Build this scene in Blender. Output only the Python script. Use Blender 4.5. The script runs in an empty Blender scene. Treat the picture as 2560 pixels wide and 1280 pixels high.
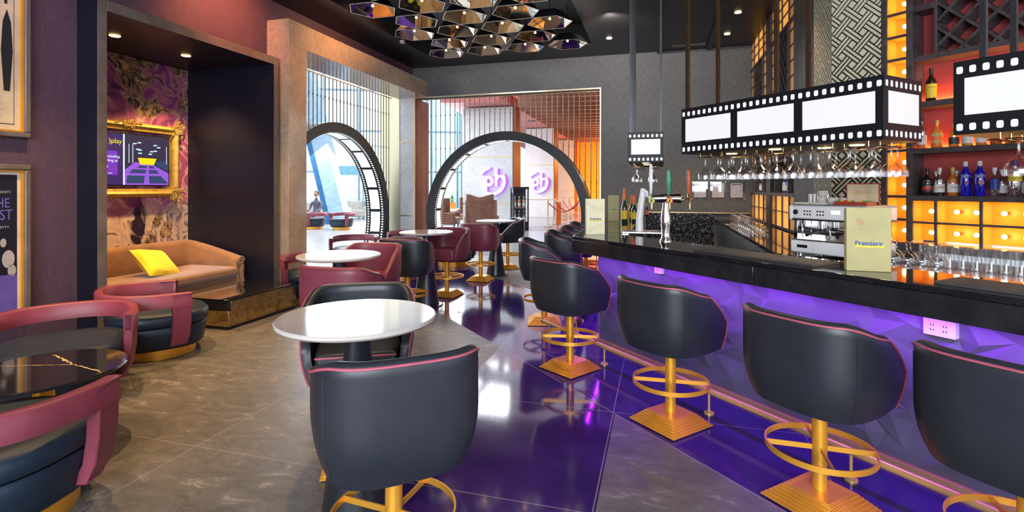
import bpy, math, random
from mathutils import Vector, Matrix
random.seed(7)
sc = bpy.context.scene
C = sc.collection
PI = math.pi
R = math.radians
ANG = math.atan(370 / 1300)            # the lounge walls run 15.9 degrees off the view axis
BANG = math.atan(705 / 1300)           # the bar front runs 28.5 degrees the other way
U = (math.sin(ANG), math.cos(ANG)); V = (math.cos(ANG), -math.sin(ANG))
E_ = (math.sin(BANG), -math.cos(BANG)); N_ = (math.cos(BANG), math.sin(BANG))
RO = (-1.873, 11.54); RROT = -ANG      # room frame: origin at the far left corner, x along the back wall, y along the left wall
BO = (.579, 5.02); BROT = math.atan2(E_[1], E_[0])   # bar frame: origin at the counter corner, x along the counter, y into the bar
def RW(x, y, z=0): return (RO[0] + x * V[0] + y * U[0], RO[1] + x * V[1] + y * U[1], z)
def BW(x, y, z=0): return (BO[0] + x * E_[0] + y * N_[0], BO[1] + x * E_[1] + y * N_[1], z)
# ---------------------------------------------------------------- camera, world, exposure, large lights
cam = bpy.data.objects.new('camera', bpy.data.cameras.new('camera')); C.objects.link(cam)
cam.location = (0, 0, 1.5); cam.rotation_euler = (PI / 2, 0, 0)
cam.data.sensor_width = 36; cam.data.lens = 36 * 1300 / 2560; cam.data.shift_y = -170 / 2560
cam.data.clip_start = .05; cam.data.clip_end = 300
sc.camera = cam
sc.view_settings.view_transform = 'Standard'; sc.view_settings.look = 'None'
sc.view_settings.exposure = 0.42; sc.view_settings.gamma = 1; sc.view_settings.use_curve_mapping = False
sc.cycles.max_bounces = 8; sc.cycles.diffuse_bounces = 3; sc.cycles.glossy_bounces = 4
sc.cycles.transmission_bounces = 4; sc.cycles.transparent_max_bounces = 24
sc.cycles.caustics_reflective = False; sc.cycles.caustics_refractive = False
sc.cycles.sample_clamp_indirect = 4
w = bpy.data.worlds.new('sky'); sc.world = w; w.use_nodes = True
bgn = w.node_tree.nodes['Background']; bgn.inputs[0].default_value = (.84, .92, 1, 1); bgn.inputs[1].default_value = 1.5
def area(name, loc, target, sx, sy, power, col, spread=180):
    l = bpy.data.lights.new(name, 'AREA'); l.shape = 'RECTANGLE'; l.size = sx; l.size_y = sy; l.energy = power; l.color = col; l.spread = R(spread)
    o = bpy.data.objects.new(name, l); C.objects.link(o); o.location = loc
    o.rotation_euler = (Vector(target) - Vector(loc)).to_track_quat('-Z', 'Y').to_euler(); return o
def spot(name, loc, target, power, col, size=90, blend=.6, rad=.05):
    l = bpy.data.lights.new(name, 'SPOT'); l.energy = power; l.color = col; l.spot_size = R(size); l.spot_blend = blend; l.shadow_soft_size = rad
    o = bpy.data.objects.new(name, l); C.objects.link(o); o.location = loc
    o.rotation_euler = (Vector(target) - Vector(loc)).to_track_quat('-Z', 'Y').to_euler(); return o
def point(name, loc, power, col, rad=.05):
    l = bpy.data.lights.new(name, 'POINT'); l.energy = power; l.color = col; l.shadow_soft_size = rad
    o = bpy.data.objects.new(name, l); C.objects.link(o); o.location = loc; return o
WARM = (1, .72, .42); AMB = (1, .45, .1); PURP = (.27, .01, .95)
# daylight from the hall through the two portals
area('daylight_left', RW(-.40, -2.1, 1.9), RW(2, -3.0, .9), 3.2, 2.6, 24, (.85, .92, 1))
area('daylight_back', RW(1.8, -.14, 1.9), RW(2.2, -4, .9), 3.4, 2.6, 20, (.88, .94, 1))
# light strips under the counter
def strip(name, fr, x0, x1, y, z, power, col, to=(0, 0, -1), wid=.02):
    a = fr(x0, y, z); b = fr(x1, y, z); m = tuple((p + q) / 2 for p, q in zip(a, b))
    o = area(name, m, (m[0], m[1], m[2] - 1), abs(x1 - x0), wid, power, col)
    o.rotation_euler = (0, 0, math.atan2(b[1] - a[1], b[0] - a[0])); return o
strip('counter_led', BW, .05, 5.2, .08, .872, 36, PURP)
l_ = strip('leg_led', lambda x, y, z: RW(4.143 + y, x, z), -5.5, -1.8, .10, .872, 30, PURP)
# downlights of the lounge and the bar
for i, (x, y, t, pw) in enumerate([(-.9, -6.3, (-1.1, -6.2), 170), (-.9, -5.2, (-1.2, -5.1), 170)]):
    spot('niche_spot', RW(x, y, 3.14), RW(t[0], t[1], 0), pw, (1, .62, .25), 95, .8)
for (x, y, pw) in [(.9, -7.6, 330), (.8, -5.6, 300), (2.6, -7.2, 190), (2.0, -9.6, 60), (.4, -8.9, 260)]:
    spot('lounge_spot', RW(x, y, 4.12), RW(x - .15, y, 0), pw, (1, .64, .27), 72, .7)
for (x, y, pw) in [(4.9, -6.2, 90), (5.9, -4.0, 60), (5.6, -1.8, 260), (2.8, -1.8, 220)]:
    spot('bar_spot', RW(x, y, 4.12), RW(x, y, 0), pw, WARM, 90, .7)
spot('portal_wash', RW(1.3, -3.4, 4.1), RW(-.1, -3.2, 3.3), 90, (1, .5, .2), 110, .8)
spot('rear_wall_fill', RW(4.2, -2.6, 4.1), RW(4.6, 0, 3.2), 170, (1, .9, .8), 130, .9); spot('rear_wall_fill', RW(1.6, -2.2, 4.1), RW(1.8, 0, 3.8), 60, (1, .9, .8), 130, .9)  # added spots, brighten the rear wall in place of bounced light
spot('wall_wash', RW(.5, -5.4, 4.1), RW(-.36, -5.3, 3.7), 110, (1, .30, .12), 110, .8); spot('wall_wash', RW(1.0, -8.2, 4.1), RW(-.36, -8.2, 2), 60, (1, .62, .8), 110, .8)
# daylight from the windows behind the photographer
area('daylight_behind', (-.6, -3.4, 2.5), (.8, 3, .5), 5, 2.4, 420, (.84, .9, 1))
# ---------------------------------------------------------------- mesh helper
class MB:
    def __init__(s): s.v = []; s.f = []; s.m = []
    def add(s, vs, fs, mi=0):
        n = len(s.v); s.v += [tuple(p) for p in vs]; s.f += [tuple(i + n for i in f) for f in fs]; s.m += [mi] * len(fs); return s
    def box(s, x0, x1, y0, y1, z0, z1, mi=0):
        return s.add([(x0, y0, z0), (x1, y0, z0), (x1, y1, z0), (x0, y1, z0), (x0, y0, z1), (x1, y0, z1), (x1, y1, z1), (x0, y1, z1)],
                     [(0, 3, 2, 1), (4, 5, 6, 7), (0, 1, 5, 4), (1, 2, 6, 5), (2, 3, 7, 6), (3, 0, 4, 7)], mi)
    def obox(s, c, dx, dy, dz, M, mi=0):
        n = len(s.v); s.box(-dx / 2, dx / 2, -dy / 2, dy / 2, -dz / 2, dz / 2, mi)
        for i in range(n, len(s.v)): s.v[i] = tuple(M @ Vector(s.v[i]) + Vector(c))
        return s
    def lathe(s, pr, seg=24, c=(0, 0, 0), mi=0, cap=True, sx=1, sy=1):
        vs = []; fs = []
        for r, z in pr:
            for k in range(seg):
                a = 2 * PI * k / seg; vs.append((c[0] + r * sx * math.cos(a), c[1] + r * sy * math.sin(a), c[2] + z))
        for i in range(len(pr) - 1):
            for k in range(seg):
                k2 = (k + 1) % seg; fs.append((i * seg + k, i * seg + k2, (i + 1) * seg + k2, (i + 1) * seg + k))
        if cap:
            if pr[0][0] > 1e-5: fs.append(tuple(range(seg))[::-1])
            if pr[-1][0] > 1e-5: fs.append(tuple((len(pr) - 1) * seg + k for k in range(seg)))
        return s.add(vs, fs, mi)
    def cyl(s, c, r, h, seg=24, mi=0): return s.lathe([(r, 0), (r, h)], seg, c, mi)
    def tube(s, pts, r, seg=8, mi=0, closed=False):
        pts = [Vector(p) for p in pts]; n = len(pts); vs = []; fs = []; up = None
        for i, p in enumerate(pts):
            if closed: t = pts[(i + 1) % n] - pts[i - 1]
            else: t = pts[min(i + 1, n - 1)] - pts[max(i - 1, 0)]
            if t.length < 1e-9: t = Vector((0, 0, 1))
            t.normalize()
            if up is None: up = Vector((0, 0, 1)) if abs(t.z) < .9 else Vector((1, 0, 0))
            a = t.cross(up)
            if a.length < 1e-6: a = t.orthogonal()
            a.normalize(); b = a.cross(t).normalized(); up = b
            rr = r[i] if isinstance(r, (list, tuple)) else r
            for k in range(seg):
                q = 2 * PI * k / seg; vs.append(p + a * rr * math.cos(q) + b * rr * math.sin(q))
        for i in range(n if closed else n - 1):
            j = (i + 1) % n
            for k in range(seg):
                k2 = (k + 1) % seg; fs.append((i * seg + k, i * seg + k2, j * seg + k2, j * seg + k))
        if not closed: fs += [tuple(range(seg))[::-1], tuple((n - 1) * seg + k for k in range(seg))]
        return s.add(vs, fs, mi)
    def prism(s, poly, z0, z1, mi=0):
        n = len(poly); vs = [(x, y, z0) for x, y in poly] + [(x, y, z1) for x, y in poly]
        return s.add(vs, [tuple(range(n))[::-1], tuple(range(n, 2 * n))] + [(i, (i + 1) % n, n + (i + 1) % n, n + i) for i in range(n)], mi)
    def grid(s, fn, nu, nv, mi=0, cu=False, cv=False):
        vs = [fn(i, j) for i in range(nu) for j in range(nv)]; fs = []
        for i in range(nu if cu else nu - 1):
            for j in range(nv if cv else nv - 1):
                a, b = i, (i + 1) % nu; c, d = j, (j + 1) % nv; fs.append((a * nv + c, b * nv + c, b * nv + d, a * nv + d))
        return s.add(vs, fs, mi)
    def sphere(s, c, r, seg=12, mi=0, sz=1):
        n = max(4, seg // 2); return s.lathe([(r * math.sin(PI * i / n) + 1e-6, -r * sz * math.cos(PI * i / n)) for i in range(n + 1)], seg, c, mi, cap=False)
    def xf(s, M):
        s.v = [tuple(M @ Vector(p)) for p in s.v]; return s
    def merge(s, o, M=None, dm=0):
        vs = [tuple(M @ Vector(p)) for p in o.v] if M else o.v
        n = len(s.v); s.v += vs; s.f += [tuple(i + n for i in f) for f in o.f]; s.m += [k + dm for k in o.m]; return s
    def build(s, name, mats, parent=None, loc=None, rz=0, bevel=0, seg=2, smooth=True, angle=35, sub=0):
        me = bpy.data.meshes.new(name); me.from_pydata(s.v, [], s.f)
        if not isinstance(mats, (list, tuple)): mats = [mats]
        for m in mats: me.materials.append(m)
        if any(s.m): me.polygons.foreach_set('material_index', s.m)
        if smooth:
            me.polygons.foreach_set('use_smooth', [True] * len(me.polygons))
            me.set_sharp_from_angle(angle=R(angle))
        me.validate(); me.update()
        o = bpy.data.objects.new(name, me); C.objects.link(o)
        if parent: o.parent = parent
        if loc: o.location = loc
        o.rotation_euler.z = rz
        if bevel:
            b = o.modifiers.new('bevel', 'BEVEL'); b.width = bevel; b.segments = seg; b.limit_method = 'ANGLE'; b.angle_limit = R(40)
            b.harden_normals = False
        if sub:
            q = o.modifiers.new('sub', 'SUBSURF'); q.levels = sub; q.render_levels = sub
        return o
def thing(name, label, cat, loc=(0, 0, 0), rz=0, group=None):
    o = bpy.data.objects.new(name, None); C.objects.link(o); o.location = loc; o.rotation_euler = (0, 0, rz); o.empty_display_size = .1
    return tag(o, label, cat, group)
def tag(o, label=None, cat=None, group=None, kind=None):
    for k, v in (('label', label), ('category', cat), ('group', group), ('kind', kind)):
        if v: o[k] = v
    return o
def struct(o, label=None):
    o['kind'] = 'structure'
    if label: o['label'] = label
    return o
KIDS = {}
def dup(root, loc, rz, label, group=None):
    def cp(o, par):
        c = o.copy(); C.objects.link(c); c.parent = par
        for ch in [x for x in allkids(o)]: cp(ch, c)
        return c
    r = cp(root, None); r.location = loc; r.rotation_euler = (0, 0, rz); r['label'] = label
    if group: r['group'] = group
    return r
def allkids(o): return list(o.children)
ORD = ['first', 'second', 'third', 'fourth', 'fifth', 'sixth', 'seventh', 'eighth', 'ninth', 'tenth', 'eleventh', 'twelfth', 'thirteenth', 'fourteenth', 'fifteenth', 'sixteenth', 'seventeenth', 'eighteenth', 'nineteenth', 'twentieth']
def Mx(loc=(0, 0, 0), rx=0, ry=0, rz=0, s=1):
    return Matrix.Translation(loc) @ Matrix.Rotation(rz, 4, 'Z') @ Matrix.Rotation(ry, 4, 'Y') @ Matrix.Rotation(rx, 4, 'X') @ Matrix.Scale(s, 4)
def text(string, size, ext=.001, align='CENTER', mi=0, bold=0, sx=1):
    cu = bpy.data.curves.new('t', 'FONT'); cu.body = string; cu.size = size; cu.extrude = ext; cu.align_x = align; cu.align_y = 'CENTER'; cu.resolution_u = 3; cu.offset = bold
    o = bpy.data.objects.new('t', cu); C.objects.link(o); dg = bpy.context.evaluated_depsgraph_get(); dg.update()
    me = bpy.data.meshes.new_from_object(o.evaluated_get(dg)); mb = MB()
    mb.add([(v.co.x * sx, v.co.y, v.co.z) for v in me.vertices], [tuple(p.vertices) for p in me.polygons], mi)
    bpy.data.objects.remove(o); bpy.data.meshes.remove(me); bpy.data.curves.remove(cu); return mb   # lies in xy, faces +z
UP = Matrix.Rotation(PI / 2, 4, 'X')   # stands a text up: reads from -y
# ---------------------------------------------------------------- materials
class NT:
    def __init__(s, name):
        s.mat = bpy.data.materials.new(name); s.mat.use_nodes = True; s.t = s.mat.node_tree; s.n = s.t.nodes; s.p = s.n['Principled BSDF']
        s.tc = None
    def new(s, ty, **k):
        x = s.n.new(ty)
        for a, b in k.items(): setattr(x, a, b)
        return x
    def link(s, a, b): s.t.links.new(a, b)
    def co(s, scale=(1, 1, 1), kind='Object', rz=0):
        if not s.tc: s.tc = s.new('ShaderNodeTexCoord')
        mp = s.new('ShaderNodeMapping'); s.link(s.tc.outputs[kind], mp.inputs[0]); mp.inputs[3].default_value = scale; mp.inputs[2].default_value[2] = rz
        return mp.outputs[0]
    def noise(s, vec, scale, detail=6, rough=.55, dist=0):
        x = s.new('ShaderNodeTexNoise'); x.inputs['Scale'].default_value = scale; x.inputs['Detail'].default_value = detail
        x.inputs['Roughness'].default_value = rough; x.inputs['Distortion'].default_value = dist; s.link(vec, x.inputs['Vector']); return x
    def ramp(s, fac, stops, interp='LINEAR'):
        x = s.new('ShaderNodeValToRGB'); x.color_ramp.interpolation = interp; e = x.color_ramp.elements
        while len(e) < len(stops): e.new(.5)
        for i, (p, c) in enumerate(stops): e[i].position = p; e[i].color = (c, c, c, 1) if isinstance(c, (int, float)) else (*c[:3], 1)
        s.link(fac, x.inputs[0]); return x.outputs[0]
    def mix(s, fac, a, b, mode='MIX'):
        x = s.new('ShaderNodeMix', data_type='RGBA', blend_type=mode)
        for v, i in ((fac, 0), (a, 6), (b, 7)):
            if isinstance(v, (int, float)): x.inputs[i].default_value = v if i == 0 else (v, v, v, 1)
            elif isinstance(v, tuple): x.inputs[i].default_value = (*v[:3], 1)
            else: s.link(v, x.inputs[i])
        return x.outputs[2]
    def m(s, op, a, b=None, c=None):
        x = s.new('ShaderNodeMath', operation=op)
        for i, v in enumerate((a, b, c)):
            if v is None: continue
            if isinstance(v, (int, float)): x.inputs[i].default_value = v
            else: s.link(v, x.inputs[i])
        return x.outputs[0]
    def bump(s, h, st=.2, d=.01):
        x = s.new('ShaderNodeBump'); x.inputs['Strength'].default_value = st; x.inputs['Distance'].default_value = d; s.link(h, x.inputs['Height']); s.link(x.outputs[0], s.p.inputs['Normal'])
    def set(s, **k):
        for a, v in k.items():
            i = s.p.inputs[{'base': 'Base Color', 'rough': 'Roughness', 'metal': 'Metallic', 'coat': 'Coat Weight', 'spec': 'Specular IOR Level', 'sheen': 'Sheen Weight', 'emit': 'Emission Color', 'es': 'Emission Strength', 'alpha': 'Alpha', 'trans': 'Transmission Weight', 'ior': 'IOR', 'croug': 'Coat Roughness'}[a]]
            if isinstance(v, (int, float)): i.default_value = v
            elif isinstance(v, tuple): i.default_value = (*v[:3], 1)
            else: s.link(v, i)
        return s
def mat(name, col, rough=.5, metal=0, var=.08, nscale=6, bump=0, bscale=60, **k):
    """a plain coloured surface with a slight procedural unevenness"""
    t = NT(name); vec = t.co(); n = t.noise(vec, nscale, 4)
    dark = tuple(c * (1 - var * 2.2) for c in col); lite = tuple(min(1, c * (1 + var * 2.2)) for c in col)
    t.set(base=t.ramp(n.outputs[0], [(.3, dark), (.7, lite)]), rough=rough, metal=metal, **k)
    if bump: t.bump(t.noise(vec, bscale, 3).outputs[0], bump, .004)
    return t.mat
def emis(name, col, st, base=(.8, .8, .8)):
    t = NT(name); t.set(base=base, emit=col, es=st, rough=.4); return t.mat
def glass(name, tint=(1, 1, 1), edge=.7, base=.06, refl=(1, 1, 1), rough=.03):
    """thin clear glass: see-through face on, mirror-like at its edges"""
    t = NT(name); t.n.remove(t.p); out = t.n['Material Output']
    lw = t.new('ShaderNodeLayerWeight'); lw.inputs[0].default_value = .35
    f = t.m('MULTIPLY_ADD', t.m('POWER', lw.outputs['Facing'], 2.2), edge, base)
    tr = t.new('ShaderNodeBsdfTransparent'); tr.inputs[0].default_value = (*tint, 1)
    gl = t.new('ShaderNodeBsdfGlossy'); gl.inputs[0].default_value = (*refl, 1); gl.inputs['Roughness'].default_value = rough
    mx = t.new('ShaderNodeMixShader'); t.link(f, mx.inputs[0]); t.link(tr.outputs[0], mx.inputs[1]); t.link(gl.outputs[0], mx.inputs[2]); t.link(mx.outputs[0], out.inputs[0])
    return t.mat
M = {}
def leather(name, col, rough=.38):
    t = NT(name); v = t.co(); n = t.noise(v, 5, 4); t.set(base=t.ramp(n.outputs[0], [(.3, tuple(c * .85 for c in col)), (.7, tuple(c * 1.15 for c in col))]), rough=rough, spec=.45)
    vo = t.new('ShaderNodeTexVoronoi'); vo.inputs['Scale'].default_value = 260; t.link(v, vo.inputs['Vector']); t.bump(vo.outputs[0], .12, .001); return t.mat
M['black_leather'] = leather('black_leather', (.021, .024, .031))
M['maroon_leather'] = leather('maroon_leather', (.225, .042, .066), .42)
M['navy_leather'] = leather('navy_leather', (.010, .022, .040), .45)
M['piping'] = mat('pink_piping', (.42, .09, .13), .45)
M['maroon_piping'] = mat('maroon_piping', (.17, .03, .05), .45)
def brushed(name, col, rough=.3, sc=(1, 1, 60)):
    t = NT(name); n = t.noise(t.co(sc), 8, 3); t.set(base=t.ramp(n.outputs[0], [(.3, tuple(c * .85 for c in col)), (.7, col)]), metal=1, rough=t.ramp(n.outputs[0], [(.3, rough * .8), (.7, rough * 1.3)])); return t.mat
M['gold'] = mat('satin_gold', (.88, .42, .045), .36, .55, .03)
M['brass'] = brushed('brushed_brass', (.72, .50, .24), .25)
M['pale_brass'] = brushed('pale_brass', (.72, .66, .46), .35)
M['chrome'] = mat('chrome', (.85, .85, .86), .06, 1, .01)
M['steel'] = brushed('steel', (.62, .62, .64), .28)
M['black'] = mat('black_satin', (.012, .012, .014), .35)
M['black_metal'] = mat('black_metal', (.018, .018, .022), .28, .2)
M['white_stone'] = mat('white_stone_top', (.58, .52, .48), .09, 0, .03, 3, coat=.15)
M['white'] = mat('white_plastic', (.86, .86, .88), .35, 0, .02)
M['mirror'] = mat('bronze_mirror', (.97, .86, .76), .03, 1, .04)
M['dark_wood'] = mat('charcoal_wood', (.070, .056, .057), .42, 0, .2, 14)
M['film_black'] = mat('film_black', (.008, .009, .011), .42, 0, .1, spec=.25)
M['rail_brass'] = mat('satin_rail_brass', (.72, .46, .17), .34, .45, .03)
M['bulb'] = emis('warm_bulb', (1, .62, .22), 40)
M['bulb_soft'] = emis('pendant_bulb', (1, .55, .12), 18)
M['downlight'] = emis('downlight_lens', (1, .66, .26), 4)
M['film_lit'] = emis('lit_film_frame', (.96, .97, 1), .62, (.15, .15, .15))
M['ring_lit'] = emis('lit_ring_frame', (.92, .97, 1), .75, (.6, .6, .6))
M['glass'] = glass('clear_glass', (.95, .95, .95), .9, .11, (1, 1, 1), .08)
M['pane'] = glass('window_pane', (.96, .98, 1), .5, .03)
# ---------------------------------------------------------------- large structure
def m_floor():
    t = NT('stone_floor'); v = t.co(); sp = t.new('ShaderNodeSeparateXYZ'); t.link(v, sp.inputs[0]); x, y = sp.outputs[0], sp.outputs[1]
    d = t.m('SUBTRACT', t.m('MULTIPLY', y, -1), x)
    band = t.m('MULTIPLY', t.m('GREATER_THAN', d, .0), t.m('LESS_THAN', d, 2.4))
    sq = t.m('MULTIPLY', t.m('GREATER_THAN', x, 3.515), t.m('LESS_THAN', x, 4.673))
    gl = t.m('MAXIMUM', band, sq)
    def line(q, w): return t.m('LESS_THAN', t.m('ABSOLUTE', t.m('SUBTRACT', t.m('FRACT', t.m('ADD', q, .5)), .5)), w)
    g = t.m('MAXIMUM', line(t.m('DIVIDE', t.m('SUBTRACT', x, 3.515), 1.145), .0028), line(t.m('DIVIDE', t.m('ADD', y, 7.054), 1.13), .0028))
    for k in (0, 2.4): g = t.m('MAXIMUM', g, t.m('LESS_THAN', t.m('ABSOLUTE', t.m('SUBTRACT', d, k)), .006))
    n1 = t.noise(t.co((1, 2.2, 1), rz=.5), 3.2, 10, .68, 1.4); n2 = t.noise(t.co((2, 6, 1), rz=.8), 9, 8, .75, 1.0); n3 = t.noise(v, 60, 4, .7)
    st = t.ramp(n1.outputs[0], [(.30, (.075, .066, .058)), (.50, (.135, .120, .104)), (.60, (.17, .15, .13)), (.645, (.34, .30, .26)), (.69, (.16, .14, .12))])
    st = t.mix(t.ramp(n2.outputs[0], [(.52, 0), (.66, .7)]), st, (.215, .19, .168)); st = t.mix(.35, st, t.ramp(n3.outputs[0], [(.3, .04), (.7, .26)]), 'MULTIPLY') if 0 else st
    st = t.mix(t.ramp(n3.outputs[0], [(.35, .35), (.6, 0)]), st, (.06, .052, .046))
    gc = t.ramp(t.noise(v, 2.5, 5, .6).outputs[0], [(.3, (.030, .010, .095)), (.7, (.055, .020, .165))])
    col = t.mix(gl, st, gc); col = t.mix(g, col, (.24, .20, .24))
    rg = t.m('MULTIPLY_ADD', gl, -.38, .46); rg = t.m('MULTIPLY_ADD', t.m('SUBTRACT', n2.outputs[0], .5), .1, rg)
    t.set(base=col, rough=rg, spec=.55); return t.mat
def m_marble(name, a, b, c, sc=1.2, rough=.12):
    t = NT(name); v = t.co(); n = t.noise(v, sc, 9, .62, 1.6); n2 = t.noise(v, sc * 2.7, 10, .7, 3)
    col = t.ramp(n.outputs[0], [(.25, a), (.5, b), (.75, a)]); col = t.mix(t.ramp(n2.outputs[0], [(.47, 0), (.5, .6), (.53, 0)]), col, c)
    t.set(base=col, rough=rough, spec=.5); return t.mat
def m_textile(name, a, b, sx=1, sz=1, bump=.3, rough=.75, sheen=0):
    t = NT(name); n = t.noise(t.co((160 * sx, 160 * sx, 8 * sz)), 1, 4, .7); n2 = t.noise(t.co((8, 8, 120)), 1, 3); n3 = t.noise(t.co(), 1.3, 4)
    f = t.m('ADD', t.m('MULTIPLY', n.outputs[0], .65), t.m('MULTIPLY', n2.outputs[0], .35))
    col = t.ramp(f, [(.36, a), (.62, b)]); col = t.mix(t.ramp(n3.outputs[0], [(.3, .25), (.7, 0)]), col, tuple(k * .6 for k in a))
    t.set(base=col, rough=rough, sheen=sheen); t.bump(f, bump, .002); return t.mat
def m_mural():
    t = NT('poured_paint_mural'); v = t.co(); sp = t.new('ShaderNodeSeparateXYZ'); t.link(v, sp.inputs[0]); z = sp.outputs[2]
    w1 = t.noise(v, .9, 3, .5, .6); vm = t.new('ShaderNodeVectorMath', operation='MULTIPLY_ADD'); t.link(w1.outputs[1], vm.inputs[0]); vm.inputs[1].default_value = (1.6, 1.6, 1.6); t.link(v, vm.inputs[2]); wv = vm.outputs[0]
    f = t.noise(wv, 1.1, 3, .55, 2.2).outputs[0]; fine = t.noise(wv, 9, 10, .75, 1.5).outputs[0]; gold = t.noise(wv, 7, 12, .82, 1.2).outputs[0]
    pink = t.ramp(f, [(.28, (.06, .015, .09)), (.38, (.24, .05, .20)), (.45, (.52, .14, .28)), (.51, (.66, .28, .36)), (.53, (.88, .60, .56)), (.55, (.50, .12, .24)), (.63, (.34, .08, .24)), (.72, (.66, .40, .46))])
    cream = t.ramp(f, [(.36, (.03, .015, .04)), (.42, (.70, .50, .42)), (.50, (.85, .66, .52)), (.515, (.10, .05, .12)), (.53, (.80, .62, .55)), (.64, (.55, .40, .45)), (.72, (.08, .04, .08))])
    speck = t.ramp(gold, [(.44, (.010, .010, .022)), (.52, (.30, .18, .09)), (.60, (.72, .50, .28))])
    zb = t.m('MULTIPLY_ADD', t.m('SUBTRACT', w1.outputs[0], .5), 1.5, z)
    low = t.ramp(t.m('DIVIDE', zb, 4), [(.29, 1), (.33, 0)]); hi = t.ramp(t.m('DIVIDE', zb, 4), [(.64, 0), (.67, 1)])
    spm = t.ramp(f, [(.44, 0), (.49, 1)])
    col = t.mix(low, pink, cream); col = t.mix(t.m('MULTIPLY', low, t.ramp(f, [(.5, 0), (.56, 1)])), col, speck)
    col = t.mix(t.m('MULTIPLY', hi, spm), col, speck)
    vs = t.new('ShaderNodeTexVoronoi'); vs.inputs['Scale'].default_value = 28; t.link(wv, vs.inputs['Vector']); col = t.mix(t.ramp(vs.outputs[0], [(.06, .8), (.1, 0)]), col, (.8, .55, .6))
    t.set(base=col, rough=.45); return t.mat
M['floor'] = m_floor()
M['warm_lit_marble'] = m_marble('warm_lit_marble', (.44, .30, .20), (.52, .37, .26), (.30, .20, .13), .9)  # same stone as the white marble, warm room light put into its colour
M['white_marble'] = m_marble('white_marble', (.60, .60, .61), (.70, .70, .71), (.44, .44, .46), .8)
M['mauve_wall'] = m_textile('mauve_wallcovering', (.070, .036, .060), (.115, .062, .092))
M['grey_wall'] = m_textile('grey_wallcovering', (.075, .076, .082), (.165, .166, .175), .5)
M['niche_dark'] = mat('niche_navy_paint', (.007, .008, .020), .4)
M['niche_frame'] = mat('bronze_grey_frame', (.17, .14, .12), .45, .3, .1)
M['ceiling'] = mat('ceiling_black', (.011, .0095, .011), .4, 0, .1, 2)
M['copper_wall'] = mat('copper_panel', (.25, .085, .078), .5, .0, .12, 2)
M['ext_floor'] = m_marble('hall_floor', (.25, .26, .28), (.32, .33, .35), (.22, .22, .24), .4, .22)
def rbuild(mb, name, m, **k): return struct(mb.build(name, m, loc=(RO[0], RO[1], 0), rz=RROT, **k))
# floors
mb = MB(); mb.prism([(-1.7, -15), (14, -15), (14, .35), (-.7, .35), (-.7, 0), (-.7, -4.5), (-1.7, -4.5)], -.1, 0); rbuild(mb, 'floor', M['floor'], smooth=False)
mb = MB(); mb.box(-40, 40, -14, 60, -.2, -.102); rbuild(mb, 'floor_hall', M['ext_floor'], smooth=False)
o = bpy.data.objects['floor_hall']; o.location.z = .098
# walls: left with the niche box, back wall with the portal openings
LW = -.36
mb = MB(); mb.box(LW - .2, LW, -15, -6.97, 0, 4.6); mb.box(LW - .2, LW, -6.97, -4.49, 3.29, 4.6); mb.box(LW - .2, LW, -4.49, 0, 3.86, 4.6)
rbuild(mb, 'wall_left', M['mauve_wall'], smooth=False)
mb = MB(); mb.box(-1.6, -.36, -6.97, -6.88, 0, 3.19); mb.box(-1.6, -.36, -4.656, -4.556, 0, 3.19); mb.box(-1.7, -1.6, -6.97, -4.556, 0, 3.29); mb.box(-1.7, -.36, -6.97, -4.556, 3.19, 3.29)
rbuild(mb, 'wall_niche', M['niche_dark'], smooth=False)
mb = MB(); mb.box(-.36, -.1, -6.97, -6.88, 0, 3.29); mb.box(-.36, -.1, -4.656, -4.556, 0, 3.29); mb.box(-.36, -.1, -6.88, -4.656, 3.185, 3.29)
for i in range(len(mb.f)): pass
ob = rbuild(mb, 'trim_1', [M['niche_frame'], M['niche_dark']], bevel=.004)
for p in ob.data.polygons:
    if (p.normal.y < -.9 and p.center.y < -6.9) or (p.normal.y < -.9 and p.center.y < -4.6) or (p.normal.y > .9 and p.center.y < -6.8 and p.center.y > -6.9) or p.normal.z < -.9: p.material_index = 1

mb = MB(); mb.box(-1.598, -1.585, -6.88, -4.656, .0, 3.185); rbuild(mb, 'wall_mural', m_mural(), smooth=False)
# marble portal round the left opening
mb = MB(); mb.box(-.55, 0, -4.49, -4.106, 0, 3.506); mb.box(-.72, 0, -4.49, 0, 3.506, 3.86); rbuild(mb, 'trim_2', M['warm_lit_marble'], bevel=.004)
mb = MB(); mb.box(-.72, -.55, -4.49, -4.106, 0, 3.506); rbuild(mb, 'trim_3', M['white_marble'])
mb = MB(); mb.box(-.69, -.312, 0, .73, 0, 3.506); ob = rbuild(mb, 'wall_corner_pillar', [M['white_marble'], M['copper_wall']], smooth=False)
for p in ob.data.polygons:
    if p.normal.x > .9: p.material_index = 1
for i, z in enumerate((.87, 2.52)):
    mb = MB(); mb.box(-.695, -.312, -.004, .0, z, z + .018); rbuild(mb, 'trim_%d' % (4 + i), M['brass'])
mb = MB(); mb.box(-1.15, -.69, 0, .05, 0, 3.9); mb.box(-.70, -.685, -.02, 0, 0, 3.5); rbuild(mb, 'trim_6', M['pale_brass'])
mb = MB(); mb.box(-.315, 3.818, -.03, .0, 3.5, 3.525); mb.box(3.795, 3.818, -.03, .3, 0, 3.5); mb.box(-.325, -.30, -.03, 0, 0, 3.5); rbuild(mb, 'trim_7', M['pale_brass'])
mb = MB(); mb.box(-.36, 3.818, 0, .3, 3.5, 4.6); mb.box(3.818, 9.5, 0, .3, 0, 4.6); rbuild(mb, 'wall_back', M['grey_wall'], smooth=False)
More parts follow.
